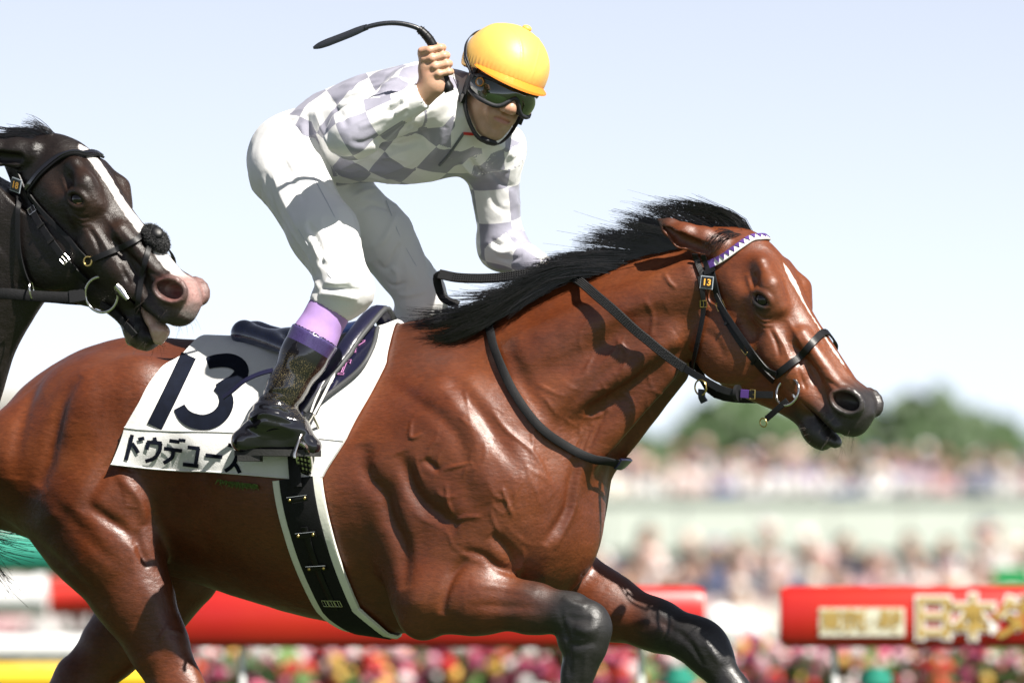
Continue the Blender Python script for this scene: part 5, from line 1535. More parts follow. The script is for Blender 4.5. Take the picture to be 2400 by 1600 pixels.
# ---- goggles
def gog(al, bb, extra=0.0):
    return JH(math.sin(al) * (.078 + extra), bb - .003, math.cos(al) * (.100 + extra) + .009)
NA, NB = 33, 9
als = np.linspace(-1.32, 1.32, NA)
def gtop(a): return .029 - .004 * (a / 1.3) ** 2 + (-.004 if abs(a) > 1.2 else 0)
def gbot(a): return -.031 + .036 * math.exp(-(a / .25) ** 2) + .014 * (a / 1.32) ** 4
b = JB(); VV = []
for a in als:
    for k in range(NB):
        w_ = k / (NB - 1); bb = gbot(a) * (1 - w_) + gtop(a) * w_
        VV.append(gog(a, bb, .010 + .006 * math.sin(math.pi * w_)))
b.add(VV, [[i * NB + k, (i + 1) * NB + k, (i + 1) * NB + k + 1, i * NB + k + 1] for i in range(NA - 1) for k in range(NB - 1)])
gogs = new_obj('goggles', None, jockey)
gl = b.build('lens', M['lens'], gogs)
b = JB()
loop = [gog(a, gbot(a), .010) for a in als] + [gog(a, gtop(a), .010) for a in als[::-1]]
loop = np.array(loop + loop[:1])
b.tube(loop, .0058, n=8, caps=False)
# soft padding behind the frame
pad = []
for a in als:
    pad.append([gog(a, gbot(a) - .002, .008), gog(a, gbot(a) - .002, -.010), gog(a, gtop(a) + .002, -.010), gog(a, gtop(a) + .002, .008)])
b.add(np.array(pad).reshape(-1, 3), [[i * 4 + j, (i + 1) * 4 + j, (i + 1) * 4 + j + 1, i * 4 + j + 1] for i in range(NA - 1) for j in (0, 2)])
b.build('frame', M['black_cloth'], gogs)
vc = gog(-1.02, .010, .018); vn = nrm(vc - JH(0, .01, .0))
b = JB(); b.tube([vc - vn * .008, vc + vn * .003], .0115, n=18); vo = b.build('vent', M['brass'], gogs)
b = JB(); b.tube([vc + vn * .003, vc + vn * .0038], .0080, n=16); b.build('vent_mesh', M['zip'], vo)
# goggle straps over the helmet (two thin cords) and chin harness
def over(al0, b0, al1, b1, rise, off):
    pts = []
    for t in np.linspace(0, 1, 14):
        a = al0 + (al1 - al0) * t; bb = b0 + (b1 - b0) * t + rise * math.sin(math.pi * t)
        rr = math.sqrt(max(.02, 1 - ((bb - .062) / .104) ** 2)) if bb > .062 else 1.0
        pts.append(JH(math.sin(a) * .106 * rr, bb, math.cos(a) * .120 * rr - .004) + nrm(JH(math.sin(a), .1 * (bb - .062) / .098, math.cos(a)) - JC) * off)
    return pts
for k, dz in enumerate((0, .008)):
    b = JB(); p = [gog(-1.32, .012, .010)] + over(-1.50, .040 + dz, -2.9, .118 + dz, .02, .003)
    b.strap(spline(p, 24), np.array([q - JH(0, .05, 0) for q in spline(p, 24)]), .0055, .002); b.build('strap', M['black_cloth'], gogs)
for s in (-1, 1):
    b = JB()
    P = spline([JH(s * .078, .034, .010), JH(s * .084, .0, .012), JH(s * .078, -.040, .010), JH(s * .060, -.085, .035), JH(s * .030, -.118, .058), JH(0, -.124, .068)], 26)
    b.strap(P, np.array([q - JH(0, -.03, .015) for q in P]), np.interp(np.linspace(0, 1, 26), [0, .3, .5, 1], [.030, .030, .016, .016]), .0035)
    cs_ = b.build('chin_strap', M['black_cloth'], shell)
    b = JB(); q = JH(s * .079, -.048, .012); b.box(q + jl * s * .004, (.020, .022, .008), np.stack([jf, ju, jl], 1)); b.build('buckle', M['leather'], cs_)
b = JB(); b.ball(JH(0, -.120, .066), (.026, .009, .014), np.stack([jl, ju, jf], 1)); b.build('chin_cup', M['black_cloth'], shell)
# ---- whip (held, so a thing of its own)
wr_ = W(1053, 214, WY)
wpx = [(1053, 214), (1030, 152), (1013, 104), (989, 74), (967, 62), (933, 55), (896, 56), (857, 65), (812, 83), (734, 113)]
WPT = spline([W(u, v, WY - .0 * i) for i, (u, v) in enumerate(wpx)], 60) - wr_
whip = empty('whip', wr_, 'black bent racing whip in the jockey\'s raised hand', 'whip')
b = MB(); b.tube(WPT[:24], np.concatenate([[.011, .0145, .0135], np.full(17, .0115), [.0110, .0105, .010, .0095]]), n=12); b.build('handle', M['leather'], whip)
b = MB()
for i in range(0, 24, 2): b.ring(WPT[i], WPT[min(i + 1, 59)] - WPT[max(i - 1, 0)], .0117, .0009, n=14, k=5)
b.build('grip_wrap', M['rubber'], whip)
b = MB(); b.tube(WPT[23:42], np.linspace(.0065, .006, 19), n=10); b.build('shaft', M['whip'], whip)
b = MB(); b.tube(WPT[40:], np.array([.0075, .008, .0085, .009] + list(np.linspace(.0095, .010, 11)) + [.0095, .009, .008, .006, .003]), n=10, flat=(.35, 1.0), upv=(.3, 0, 1)); b.build('flap', M['whip'], whip)
# ================================================================== TACK
def text_geo(s, size=1.0, bold=0.0, font=None, res=4):
    """flat lettering as (verts2d, tris)"""
    cu = bpy.data.curves.new('lettering_tmp', 'FONT'); cu.body = s; cu.size = size; cu.offset = bold; cu.align_x = 'CENTER'; cu.align_y = 'CENTER'; cu.resolution_u = res
    ob = bpy.data.objects.new('lettering_tmp', cu); COL.objects.link(ob)
    dg = bpy.context.evaluated_depsgraph_get(); me = ob.evaluated_get(dg).to_mesh()
    V = np.array([v.co[:] for v in me.vertices]); me.calc_loop_triangles()
    T = np.array([t.vertices[:] for t in me.loop_triangles])
    bpy.data.objects.remove(ob); bpy.data.curves.remove(cu)
    return V, T
class Rig:
    """tack worn by one horse: coordinates are the horse's own"""
    def __init__(self, f, fr, origin_w, cam, stroke_off=0.0):
        self.f, self.fr, self.ow = f, fr, np.asarray(origin_w, float)
        self.cam = to_local(CAM - self.ow)
    def surf(self, px, n=24, off=.003): return surf(self.f, px, n, off, cam=self.cam)
    def root(self, name, at_local, label, cat):
        at_local = np.asarray(at_local, float)
        self.o = at_local
        e = empty(name, self.ow + to_world(at_local), label, cat, rz=-TH)
        return e
    def out(self, b, name, mat, parent, smooth=True, **kw):
        b.V = [v - self.o for v in b.V]
        return b.build(name, mat, parent, smooth, **kw)
    def strap(self, P, width, thick, name, mat, parent, N=None, **kw):
        b = MB(); N = self.f.grad(P, .012) if N is None else N
        b.strap(P, N, width, thick, **kw)
        return self.out(b, name, mat, parent)
    def head_wrap(self, px, n=22, off=.003):
        """near-side path that runs over the face to the far side"""
        P = self.surf(px, n, off); H = to_head(self.fr, P)
        H = H[H[:, 2] < -.006]
        far = H[::-1] * [1, 1, -1]
        mid = (H[-1] + far[0]) / 2; mid[1] += .003
        Hh = np.concatenate([H, [mid], far])
        P = self.fr['O'] + Hh[:, :1] * self.fr['D'] + Hh[:, 1:2] * self.fr['U'] + Hh[:, 2:] * self.fr['L']
        P = spline(P, 2 * n)
        return self.f.snap(P, off, 6)
    def buckle(self, p, n, t, w, h, parent, mat='brass', name='buckle'):
        b = MB(); n = nrm(n); t = nrm(t - n * (t @ n)); s = np.cross(n, t)
        q = np.array([p + n * .003 + s * a * w / 2 + t * c * h / 2 for a, c in ((-1, -1), (1, -1), (1, 1), (-1, 1), (-1, -1))])
        q = np.concatenate([np.linspace(q[i], q[i + 1], 5)[:-1] for i in range(4)] + [q[:1]])
        b.tube(q, .0014, n=6)
        b.tube([p + n * .0035 - t * h / 2, p + n * .0035 + t * h / 2], .001, n=5)
        return self.out(b, name, M[mat], parent)
    def plate(self, p, n, upv, size, txt, parent):
        n = nrm(n); u = nrm(upv - n * (upv @ n)); s = np.cross(u, n)
        Mx = np.stack([s, u, n], 1)
        b = MB(); b.box(p + n * .003, (size * 1.16, size * 1.16, .0025), Mx); pl = self.out(b, 'number_plate', M['plate_clear'], parent, False)
        b = MB(); b.box(p + n * .0048, (size, size, .0014), Mx); self.out(b, 'plate_face', M['plate_black'], pl, False)
        V, T = text_geo(txt, size * .80, size * .022)
        V = p + n * .0062 + V[:, :1] * s + V[:, 1:2] * u
        b = MB(); b.add(V, T=T); self.out(b, 'numeral', M['orange_ink'], pl, False)
R1 = Rig(fld1, HF1, (0, 0, 0), CAML)
def Hd1(t, c, l): return HP(HF1, t, c, l)

# ---- bridle of the bay
br = R1.root('bridle', poll1, 'black leather bridle with purple-toothed white browband and number plate 13 on the bay', 'bridle')
L_, W_ = M['leather'], M['webbing']
# browband: white leather strap with purple teeth
bp = R1.head_wrap([(1662, 622), (1699, 602), (1734, 577), (1762, 559), (1785, 556)], 22, .004)
bb = R1.strap(bp, .018, .004, 'browband', M['white_leather'], br)
s_ = np.concatenate([[0], np.cumsum(np.linalg.norm(np.diff(bp, axis=0), axis=1))])
nb = fld1.grad(bp, .012)
tooth = .0148; x = .014; k = 0
def on_bb(x):
    i = [np.interp(x, s_, bp[:, a]) for a in range(3)], [np.interp(x, s_, nb[:, a]) for a in range(3)], [np.interp(x + .004, s_, bp[:, a]) - np.interp(x - .004, s_, bp[:, a]) for a in range(3)]
    return [np.array(q) for q in i]
while x < s_[-1] - .014:
    p, n, t = on_bb(x); t = nrm(t); n = nrm(n); w = np.cross(t, n); w = w if w @ HF1['D'] < 0 else -w
    b = MB()
    q = [p + t * -.0068 + w * .0088, p + t * .0068 + w * .0088, p - w * .0062]
    b.add([a + n * .0040 for a in q] + [a + n * .0062 for a in q], [[0, 1, 4, 3], [1, 2, 5, 4], [2, 0, 3, 5]], [[3, 4, 5]])
    R1.out(b, 'tooth', M['purple_leather'], bb, False)
    x += tooth
for x0 in (.006, s_[-1] - .006):
    p, n, t = on_bb(x0); b = MB(); b.strap([p - nrm(t) * .009, p, p + nrm(t) * .009], np.tile(n, (3, 1)), .020, .0065); R1.out(b, 'loop', M['purple_leather'], bb)
# head strap pieces behind the ear, cheek pieces
for s in (-1, 1):
    mir = (lambda P: P) if s < 0 else (lambda P: (lambda H: HF1['O'] + H[:, :1] * HF1['D'] + H[:, 1:2] * HF1['U'] - H[:, 2:] * HF1['L'])(to_head(HF1, P)))
    def st(px, w, th, name, mat, n=24, off=.003, free=None):
        P = R1.surf(px, n, off) if free is None else free
        return R1.strap(mir(P), w, th, name, mat, br), P
    cp, Pc = st([(1664, 622), (1672, 652), (1690, 717), (1716, 770), (1751, 822), (1790, 869), (1814, 893)], .017, .004, 'cheekpiece', L_, 30, .004)
    st([(1678, 690), (1702, 735), (1735, 785), (1775, 838), (1800, 866), (1820, 876)], .012, .0035, 'noseband_hanger', L_, 26, .010)
    st([(1629, 594), (1636, 620), (1648, 650)], .014, .004, 'headpiece', L_, 10, .005)
    st([(1648, 597), (1655, 620), (1664, 645)], .012, .004, 'headpiece', L_, 10, .007)
    tp = R1.surf([(1640, 648), (1649, 709), (1646, 752), (1636, 800), (1626, 848)], 20, .006)
    tp = np.concatenate([tp, [tp[-1] + np.array([-.01, .02, -.03]), Hd1(.13, -.27, 0)]])
    th_, _ = st(None, .012, .0035, 'throatlatch', L_, free=spline(tp, 26))
    if s < 0:
        g = fld1.grad(Pc, .012)
        R1.buckle(Pc[9], g[9], Pc[10] - Pc[9], .022, .020, cp); R1.buckle(Pc[20], g[20], Pc[21] - Pc[20], .018, .016, cp)
        q = R1.surf([(1650, 640), (1664, 636), (1676, 630)], 3, .008); R1.strap(q, .012, .004, 'keeper', L_, cp)
        for k in (13, 23): R1.strap(np.array([Pc[k] - np.cross(g[k], nrm(Pc[k + 1] - Pc[k])) * a for a in (-.011, 0, .011)]) + g[k] * .004, .007, .003, 'keeper', L_, cp)
        R1.buckle(tp[6], fld1.grad(tp[6:7])[0], tp[7] - tp[6], .016, .016, th_)
        pp = R1.surf([(1657, 662)], 0, .006)[0]; gp = fld1.grad(pp[None], .02)[0]
        R1.plate(pp + gp * .004, gp + np.array([.0, -.25, 0]), np.array([.12, 0, 1.0]), .027, '13', br)
    # bit
    rc = R1.surf([(1846, 918)], 0, .010)[0] if s < 0 else None
    if s < 0: rc0 = rc
    else: rc = mir(rc0[None])[0]
    ax_ = nrm(HF1['L'] * .9 - HF1['U'] * .1 * 0 + HF1['D'] * s * -.28)
    b = MB(); b.ring(rc, ax_, .0335, .0034, n=40, k=8); ring_o = R1.out(b, 'bit_ring', M['steel'], br)
    bc = Hd1(.412, -.063, s * .056)
    b = MB(); b.tube(spline([bc + HF1['L'] * s * .006, bc, Hd1(.418, -.061, s * .03), Hd1(.42, -.06, 0)], 10), [.009, .0115, .0105, .009, .008, .0075, .007, .007, .007, .007], n=12); R1.out(b, 'mouthpiece', M['steel'], br)
# noseband
nb_ = R1.head_wrap([(1818, 880), (1850, 855), (1881, 830), (1905, 802), (1926, 781), (1938, 780)], 20, .004)
nbo = R1.strap(nb_, .0175, .0045, 'noseband', L_, br)
# chin strap with small ring, reins with studs, rein stop, martingale ring
l0_ = rc0[1] - .006
R1.strap(spline([B(1846, 938, l0_), B(1832, 950, l0_), B(1812, 968, l0_ + .004), B(1797, 981, l0_ + .008)], 12), .0145, .004, 'chin_strap', W_, br, N=np.array([0.1, -1.0, 0]))
rg = B(1789, 990, l0_ + .008)
b = MB(); b.ring(rg, (.3, 1, .2), .0105, .0017, n=20, k=6); R1.out(b, 'chin_ring', M['brass'], br)
def off_l(pxl):  return np.array([B(u, v, l) for u, v, l in pxl])
rp0 = R1.surf([(1339, 648), (1365, 664), (1395, 690), (1439, 727), (1491, 775), (1530, 806)], 30, .020)
l_a, l_b = rp0[-1][1], rc0[1] - .006
lower = off_l([(1556, 828, l_a - .004), (1604, 862, l_a * .75 + l_b * .25 - .01), (1647, 888, (l_a + l_b) / 2 - .02), (1690, 911, l_a * .3 + l_b * .7 - .02), (1723, 920, l_b - .012), (1770, 924, l_b - .008), (1812, 925, l_b - .002)])
full = spline(np.concatenate([rp0[::3], lower]), 70)
def side_n(P): return np.tile(np.array([-.15, -1.0, .25]), (len(P), 1))
nrr = fld1.grad(full, .03) * .5 + side_n(full)
iz = 46
rein = R1.strap(full[iz - 1:], .017, .004, 'rein', L_, br, N=nrr[iz - 1:])
rub = R1.strap(full[:iz], .023, .0065, 'rein_grip', M['rubber'], br, N=nrr[:iz])
def studs(path, nn, w, rows, step, parent, r=.0021, lift=.0068):
    b = MB(); s = np.concatenate([[0], np.cumsum(np.linalg.norm(np.diff(path, axis=0), axis=1))])
    x = .006; kk = 0
    while x < s[-1] - .004:
        p = np.array([np.interp(x, s, path[:, a]) for a in range(3)]); n = nrm([np.interp(x, s, nn[:, a]) for a in range(3)])
        t = nrm(np.array([np.interp(x + .004, s, path[:, a]) - np.interp(x - .004, s, path[:, a]) for a in range(3)])); n = nrm(n - t * (n @ t)); sd = np.cross(t, n)
        for j in range(rows):
            o = (j - (rows - 1) / 2) * w / rows + (w / rows * .25 if kk % 2 else -w / rows * .25) * 0
            b.ball(p + sd * o + n * lift, (r, r, r * .8), n=6, k=3)
        x += step; kk += 1
    o = R1.out(b, 'studs', M['rubber'], parent); o['kind'] = 'stuff'; return o
studs(full[:iz], nrr[:iz], .021, 5, .0058, rub)
i = 60
b = MB(); b.tube([full[i] + np.array([-.004, 0, 0]), full[i] + np.array([.004, 0, 0])], .020, n=20); R1.out(b, 'rein_stop', M['rubber'], br)
R1.strap(full[61:64], .020, .0065, 'purple_band', M['purple_leather'], br, N=nrr[61:64])
R1.buckle(full[64], nrr[64], full[65] - full[64], .022, .014, br)
mr = B(1642, 908, (l_a + l_b) / 2 - .022)
b = MB(); b.ring(mr, (.35, 1, .1), .0185, .0022, n=26, k=6); R1.out(b, 'martingale_ring', M['brass'], br)
R1.strap(spline([mr + [.004, 0, -.004], mr + [.002, .004, -.022], mr + [.006, .01, -.034]], 6), .018, .004, 'ring_tab', M['navy_dark'], br, N=np.array([0, -1.0, 0]))
# near rein goes over the crest to the rider's hand; spare loop blown back
hand_l = to_local(lc)
upp = spline(np.array([rp0[0], B(1325, 640, -.05), hand_l + [.0, -.03, .015], hand_l]), 14)
R1.strap(upp, .022, .006, 'rein_grip', M['rubber'], br, N=np.tile([-.2, -.9, .5], (14, 1)))
lp = off_l([(1330, 632, .02), (1250, 640, -.02), (1160, 652, -.03), (1080, 652, -.035), (1030, 643, -.035)])
lpp = spline(lp, 30); nl = np.tile([0, -.9, .35], (30, 1))
lo_o = R1.strap(lpp, .024, .0055, 'loose_rein', M['rubber'], br, N=nl)
studs(lpp[:-3], nl[:-3], .022, 4, .0062, lo_o, lift=.006)
R1.strap(spline(off_l([(1034, 643, -.037), (1024, 650, -.03), (1028, 675, -.02), (1040, 700, -.01), (1075, 715, .0)]), 16), .020, .004, 'rein_tail', W_, br, N=np.tile([.5, -.8, .2], (16, 1)))
fp = [Hd1(.40, -.09, .062), Hd1(.24, -.30, .085), np.array([.42, .12, 1.52]), np.array([.22, .14, 1.66]), hand_l]
R1.strap(spline(fp, 30), .018, .004, 'rein', L_, br, N=np.tile([0, 1.0, .2], (30, 1)))

# ---- neck strap
nk = R1.root('neck_strap', B(1265, 1000, -.15), 'black webbing neck strap lying round the bay horse\'s shoulders', 'strap')
npx = [(1141, 738), (1150, 780), (1163, 827), (1204, 918), (1265, 1000), (1337, 1051), (1390, 1075), (1418, 1079)]
Pn = R1.surf(npx, 40, .006)
Pn = Pn[Pn[:, 1] < .01]
far = (Pn * [1, -1, 1])[::-1]
front = np.concatenate([Pn, [[max(Pn[-1][0], far[0][0]) + .012, 0, Pn[-1][2] - .006]], far])
front = spline(front, 90)
R1.strap(front, .0215, .004, 'band', W_, nk)
q = front[43:49]; R1.strap(q, .030, .007, 'buckle_pad', M['navy_dark'], nk)

# ---- saddle cloth, laid over the back: position along the spine and angle round the barrel
AXZ = 1.22
def barrel(fx, ph, off):
    fx = np.asarray(fx, float); ph = np.asarray(ph, float)
    sh = np.broadcast(fx, ph).shape; fx = np.broadcast_to(fx, sh).ravel(); ph = np.broadcast_to(ph, sh).ravel()
    off = np.broadcast_to(off, sh).ravel()
    ts = np.linspace(.16, .52, 120)
    d = np.stack([np.zeros_like(ph), -np.sin(ph), np.cos(ph)], -1)
    o = np.stack([fx, np.zeros_like(fx), np.full_like(fx, AXZ)], -1)
    S = fld1.sample(o[:, None] + d[:, None] * ts[None, :, None]) - off[:, None]
    k = np.argmax(S > 0, axis=1); k = np.maximum(k, 1)
    r_ = np.arange(len(k)); a, b_ = S[r_, k - 1], S[r_, k]
    t = ts[k - 1] + (ts[1] - ts[0]) * np.clip(-a / (b_ - a + 1e-9), 0, 1)
    return (o + d * t[:, None]).reshape(*sh, 3)
def fphi(px):
    P = R1.surf(px, 0, .006); return P[:, 0], np.arctan2(-P[:, 1], P[:, 2] - AXZ)
lf, lph = fphi([(424, 838), (369, 881), (330, 945), (295, 1003), (263, 1089)])
rf, rph = fphi([(905, 850), (880, 900), (855, 945), (811, 1029), (757, 1126)])
f_l0 = B(484, 801, 0)[0]; f_r0 = B(932, 780, 0)[0]
vv = np.linspace(0, 1, 40)
def edge(f0, fl, ph):
    q = np.concatenate([[0], ph]) / ph[-1]; return np.interp(vv, q, np.concatenate([[f0], fl])), vv * ph[-1]
le, lp_ = edge(f_l0, lf, lph); re, rp_ = edge(f_r0, rf, rph)
uu = np.linspace(0, 1, 64)
FXg = le[:, None] * (1 - uu) + re[:, None] * uu; PHg = lp_[:, None] * (1 - uu) + rp_[:, None] * uu
# round the front lower corner
PHg = PHg - sstep(uu, .93, 1.0)[None] * sstep(vv, .8, 1)[:, None] * .035
def clothpt(off):
    near = barrel(FXg, PHg, off); farp = barrel(FXg, -PHg, off)
    return np.concatenate([near[::-1], farp[1:]])
wob = .0005 * np.sin(FXg * 40 + PHg * 9) * vv[:, None]
wob = np.concatenate([wob[::-1], wob[1:]])
near = clothpt(.0)
def cl(offs):
    n_ = barrel(FXg, PHg, offs[:40][::-1]); f_ = barrel(FXg, -PHg, offs[39:])
    return np.concatenate([n_[::-1], f_[1:]])
def sheet(A, Bt):
    nr, nc = A.shape[:2]; V = np.concatenate([A.reshape(-1, 3), Bt.reshape(-1, 3)]); N_ = nr * nc
    ii, jj = np.meshgrid(np.arange(nr - 1), np.arange(nc - 1), indexing='ij'); a = (ii * nc + jj).ravel()
    top = np.stack([a, a + 1, a + nc + 1, a + nc], -1); bot = top[:, ::-1] + N_
    ring = np.concatenate([np.arange(nc), np.arange(1, nr) * nc + nc - 1, (nr - 1) * nc + np.arange(nc - 2, -1, -1), np.arange(nr - 2, 0, -1) * nc])
    r2 = np.roll(ring, -1)
    rim = np.stack([ring, ring + N_, r2 + N_, r2], -1)
    return V, np.concatenate([top, bot, rim])
sc_root = R1.root('saddle_cloth', B(620, 800, 0), 'white saddle cloth lettered 13 and a katakana name, under the saddle', 'saddle cloth')
A_ = cl(.012 + wob); B_ = cl(.004 + wob)
V, Q = sheet(A_, B_)
b = MB(); b.add(V, Q); R1.out(b, 'cloth', M['white_felt'], sc_root)
def csurf(px, n, off): return surf(fld1, px, n, off)
# hems and seam of the name strip
row = int(.79 * 39)
for k, rw in enumerate((A_[0], A_[39 - row], )):
    b = MB(); b.tube(rw + fld1.grad(rw, .02) * .001, .0022 if k == 0 else .0016, n=6, caps=False); R1.out(b, 'hem', M['white_felt'], sc_root)
# printed figures: each a piece of navy cloth following the felt
def ribbon(px, w, n=24, off=.0146, nw=4):
    c = spline(px, n); t = np.gradient(c, axis=0); t /= np.linalg.norm(t, axis=1)[:, None]; nn = np.stack([-t[:, 1], t[:, 0]], -1)
    w = np.full(n, w) if np.isscalar(w) else np.interp(np.linspace(0, 1, n), np.linspace(0, 1, len(w)), w)
    G = c[:, None] + nn[:, None] * (np.linspace(-.5, .5, nw)[None, :, None] * w[:, None, None])
    P = surf(fld1, G.reshape(-1, 2), 0, off).reshape(n, nw, 3)
    return P
def fig(name, strokes_px, w, parent, mat, off0=.0146):
    b = MB()
    for i, px in enumerate(strokes_px):
        px_, w_ = (px if isinstance(px, tuple) and isinstance(px[0], list) else (px, w))
        P = ribbon([(240 + x / 3.267, 700 + y / 3.267) for x, y in px_], w_ / 3.267 if np.isscalar(w_) else np.array(w_) / 3.267, 26 if len(px_) > 2 else 10, off0 + .0003 * i)
        n, m = P.shape[:2]
        ii, jj = np.meshgrid(np.arange(n - 1), np.arange(m - 1), indexing='ij'); a = (ii * m + jj).ravel()
        b.add(P.reshape(-1, 3), np.stack([a, a + m, a + m + 1, a + 1], -1))
    return R1.out(b, name, mat, parent)
fig('numeral', [[(662, 432), (530, 710), (398, 978)]], 122, sc_root, M['number_ink'])
fig('numeral', [([(806, 492), (880, 474), (980, 474), (1050, 512), (1062, 570), (1010, 630), (930, 668), (885, 690)], [92, 100, 108, 112, 112, 108, 100, 80]), ([(868, 672), (925, 712), (950, 775), (932, 850), (870, 915), (780, 945), (690, 930), (625, 890), (588, 828)], [60, 100, 112, 116, 118, 118, 116, 108, 90])], 105, sc_root, M['number_ink'])
kana = [
  [[(228, 1040), (205, 1140), (180, 1235)], [(225, 1105), (250, 1140), (275, 1180)], [(285, 1060), (292, 1088)], [(303, 1056), (310, 1084)]],
  [[(398, 1060), (406, 1098)], [(340, 1096), (455, 1106)], [(350, 1098), (340, 1155)], [(446, 1104), (436, 1165), (395, 1220), (328, 1244)]],
  [[(512, 1086), (590, 1096)], [(470, 1146), (610, 1164)], [(545, 1158), (530, 1215), (468, 1258)], [(600, 1070), (594, 1096)], [(624, 1072), (618, 1098)]],
  [[(652, 1136), (745, 1146)], [(735, 1144), (712, 1276)], [(616, 1266), (735, 1280)]],
  [[(788, 1196), (918, 1212)]],
  [[(962, 1118), (1046, 1130)], [(1040, 1128), (1022, 1225), (985, 1285), (938, 1318)], [(1005, 1252), (1032, 1290), (1052, 1332)]]]
for g_ in kana: fig('lettering', g_, 30, sc_root, M['number_ink'])

# ---- saddle
sd = R1.root('saddle', B(720, 800, 0), 'small navy and black racing saddle with black girth strapped over the cloth', 'saddle')
fsd = Field([axis((-.95, -.28, .005)), axis((-.24, .24, .006)), axis((1.50, 1.76, .005))])
for s in (-1, 1):
    pt = lambda u, v, l: B(u, v, -l) * [1, 1 if s < 0 else -1, 1]
    fsd.cap(pt(572, 776, .035), pt(690, 822, .150), .0225, .019, k=.03)
    fsd.cap(pt(572, 776, .035), B(566, 780, 0), .0215, .019, k=.02)
fsd.chain([B(580, 792, 0), B(680, 796, 0), B(780, 788, 0), B(850, 774, 0)], [.016, .020, .024, .026], k=.045, S=(0, 1, 0), m=2.2)
V, Q = fsd.mesh(1)
b = MB(); b.add(V, Q); R1.out(b, 'seat', M['navy'], sd)
# pommel arch with grey binding
ph = np.linspace(-1.0, 1.0, 40)
arch = barrel(np.full(40, B(885, 770, 0)[0]) - .10 * np.abs(ph) ** 1.5, ph, .030 + .020 * np.cos(ph * 1.5))
b = MB(); b.tube(arch, .014, n=10, flat=(1.8, .8), upv=fld1.grad(arch, .02)); R1.out(b, 'pommel', M['navy_dark'], sd)
b = MB(); b.tube(arch + np.array([.026, 0, .002]), .0065, n=8); R1.out(b, 'binding', M['grey_trim'], sd)
# flaps
for s in (-1, 1):
    nr, nc = 20, 12
    lft = spline([(792, 782), (785, 820), (772, 870), (748, 932)], nr); rgt = spline([(884, 765), (872, 812), (838, 866), (752, 935)], nr)
    G = lft[:, None] * (1 - np.linspace(0, 1, nc)[None, :, None]) + rgt[:, None] * np.linspace(0, 1, nc)[None, :, None]
    P0 = surf(fld1, G.reshape(-1, 2), 0, .022).reshape(nr, nc, 3); P1 = surf(fld1, G.reshape(-1, 2), 0, .032).reshape(nr, nc, 3)
    if s > 0: P0 = P0 * [1, -1, 1]; P1 = P1 * [1, -1, 1]
    V, Q = sheet(P1, P0)
    b = MB(); b.add(V, Q); fo = R1.out(b, 'flap', M['navy_dark'], sd)
    b = MB(); b.tube(P1[:, -1] + fld1.grad(P1[:, -1], .02) * -.003, .0058, n=8); R1.out(b, 'binding', M['grey_trim'], fo)
    if s < 0:
        def zz(pts): return [(240 + x / 3.267, 700 + y / 3.267) for x, y in pts]
        def thread(paths, name):
            b = MB()
            for p in paths:
                q = surf(fld1, np.array(zz(p)), 0, .0345); b.tube(q, .0011, n=5)
            R1.out(b, name, M['pink_thread'], fo)
        thread([[(1800, 578), (1808, 568), (1826, 566), (1856, 492), (1832, 496), (1820, 516), (1824, 486), (1906, 466), (1896, 496), (1888, 484), (1870, 488), (1838, 566), (1850, 568), (1844, 580), (1800, 578)]], 'letter')
        thread([[(1893, 408), (1902, 400), (1916, 396), (1934, 362), (1918, 352), (1925, 330), (1950, 345), (1985, 322), (2012, 318), (2005, 328), (1952, 362), (1934, 400), (1942, 402), (1936, 410), (1893, 408)]], 'letter')
        b = MB(); q = surf(fld1, np.array(zz([(1890, 440)])), 0, .0345); b.ring(q[0], fld1.grad(q, .02)[0], .0022, .0009, n=12, k=5); R1.out(b, 'letter_dot', M['pink_thread'], fo)
# stirrup leathers and straps on the near side
def sp(px, w, th, name, mat, off, n=24, parent=sd):
    P = surf(fld1, px, n, off); return R1.strap(P, w, th, name, mat, parent, N=fld1.grad(P, .025)), P
sp([(822, 800), (798, 842), (772, 892), (748, 940), (734, 970)], .020, .004, 'stirrup_leather', M['leather'], .040)
b_, PP = sp([(826, 803), (803, 843), (778, 892), (754, 940), (737, 972)], .0045, .006, 'leather_edge', M['white_leather'], .042)
sp([(812, 800), (789, 840), (764, 890), (741, 938), (730, 968)], .0035, .006, 'leather_edge', M['white_leather'], .042)
sp([(772, 824), (745, 880), (717, 935), (690, 995), (688, 1060), (694, 1140)], .030, .004, 'girth_strap', M['webbing'], .030, 34)
sp([(815, 785), (800, 792), (786, 808)], .014, .004, 'strap', M['leather'], .045, 8)
b = MB(); q = surf(fld1, np.array([(806, 797), (812, 790), (820, 786)]), 0, .05)
for k in range(3): b.ring(q[k], fld1.grad(q, .02)[k], .006, .0013, n=14, k=5)
R1.out(b, 'stirrup_bar', M['steel'], sd)
flp = off_l([(640, 868, -.335), (610, 876, -.345), (575, 892, -.36), (548, 914, -.365), (524, 932, -.362)])
R1.strap(spline(flp, 20), .013, .003, 'loose_strap', M['navy_dark'], sd, N=np.tile([-.2, -1, .55], (20, 1)))
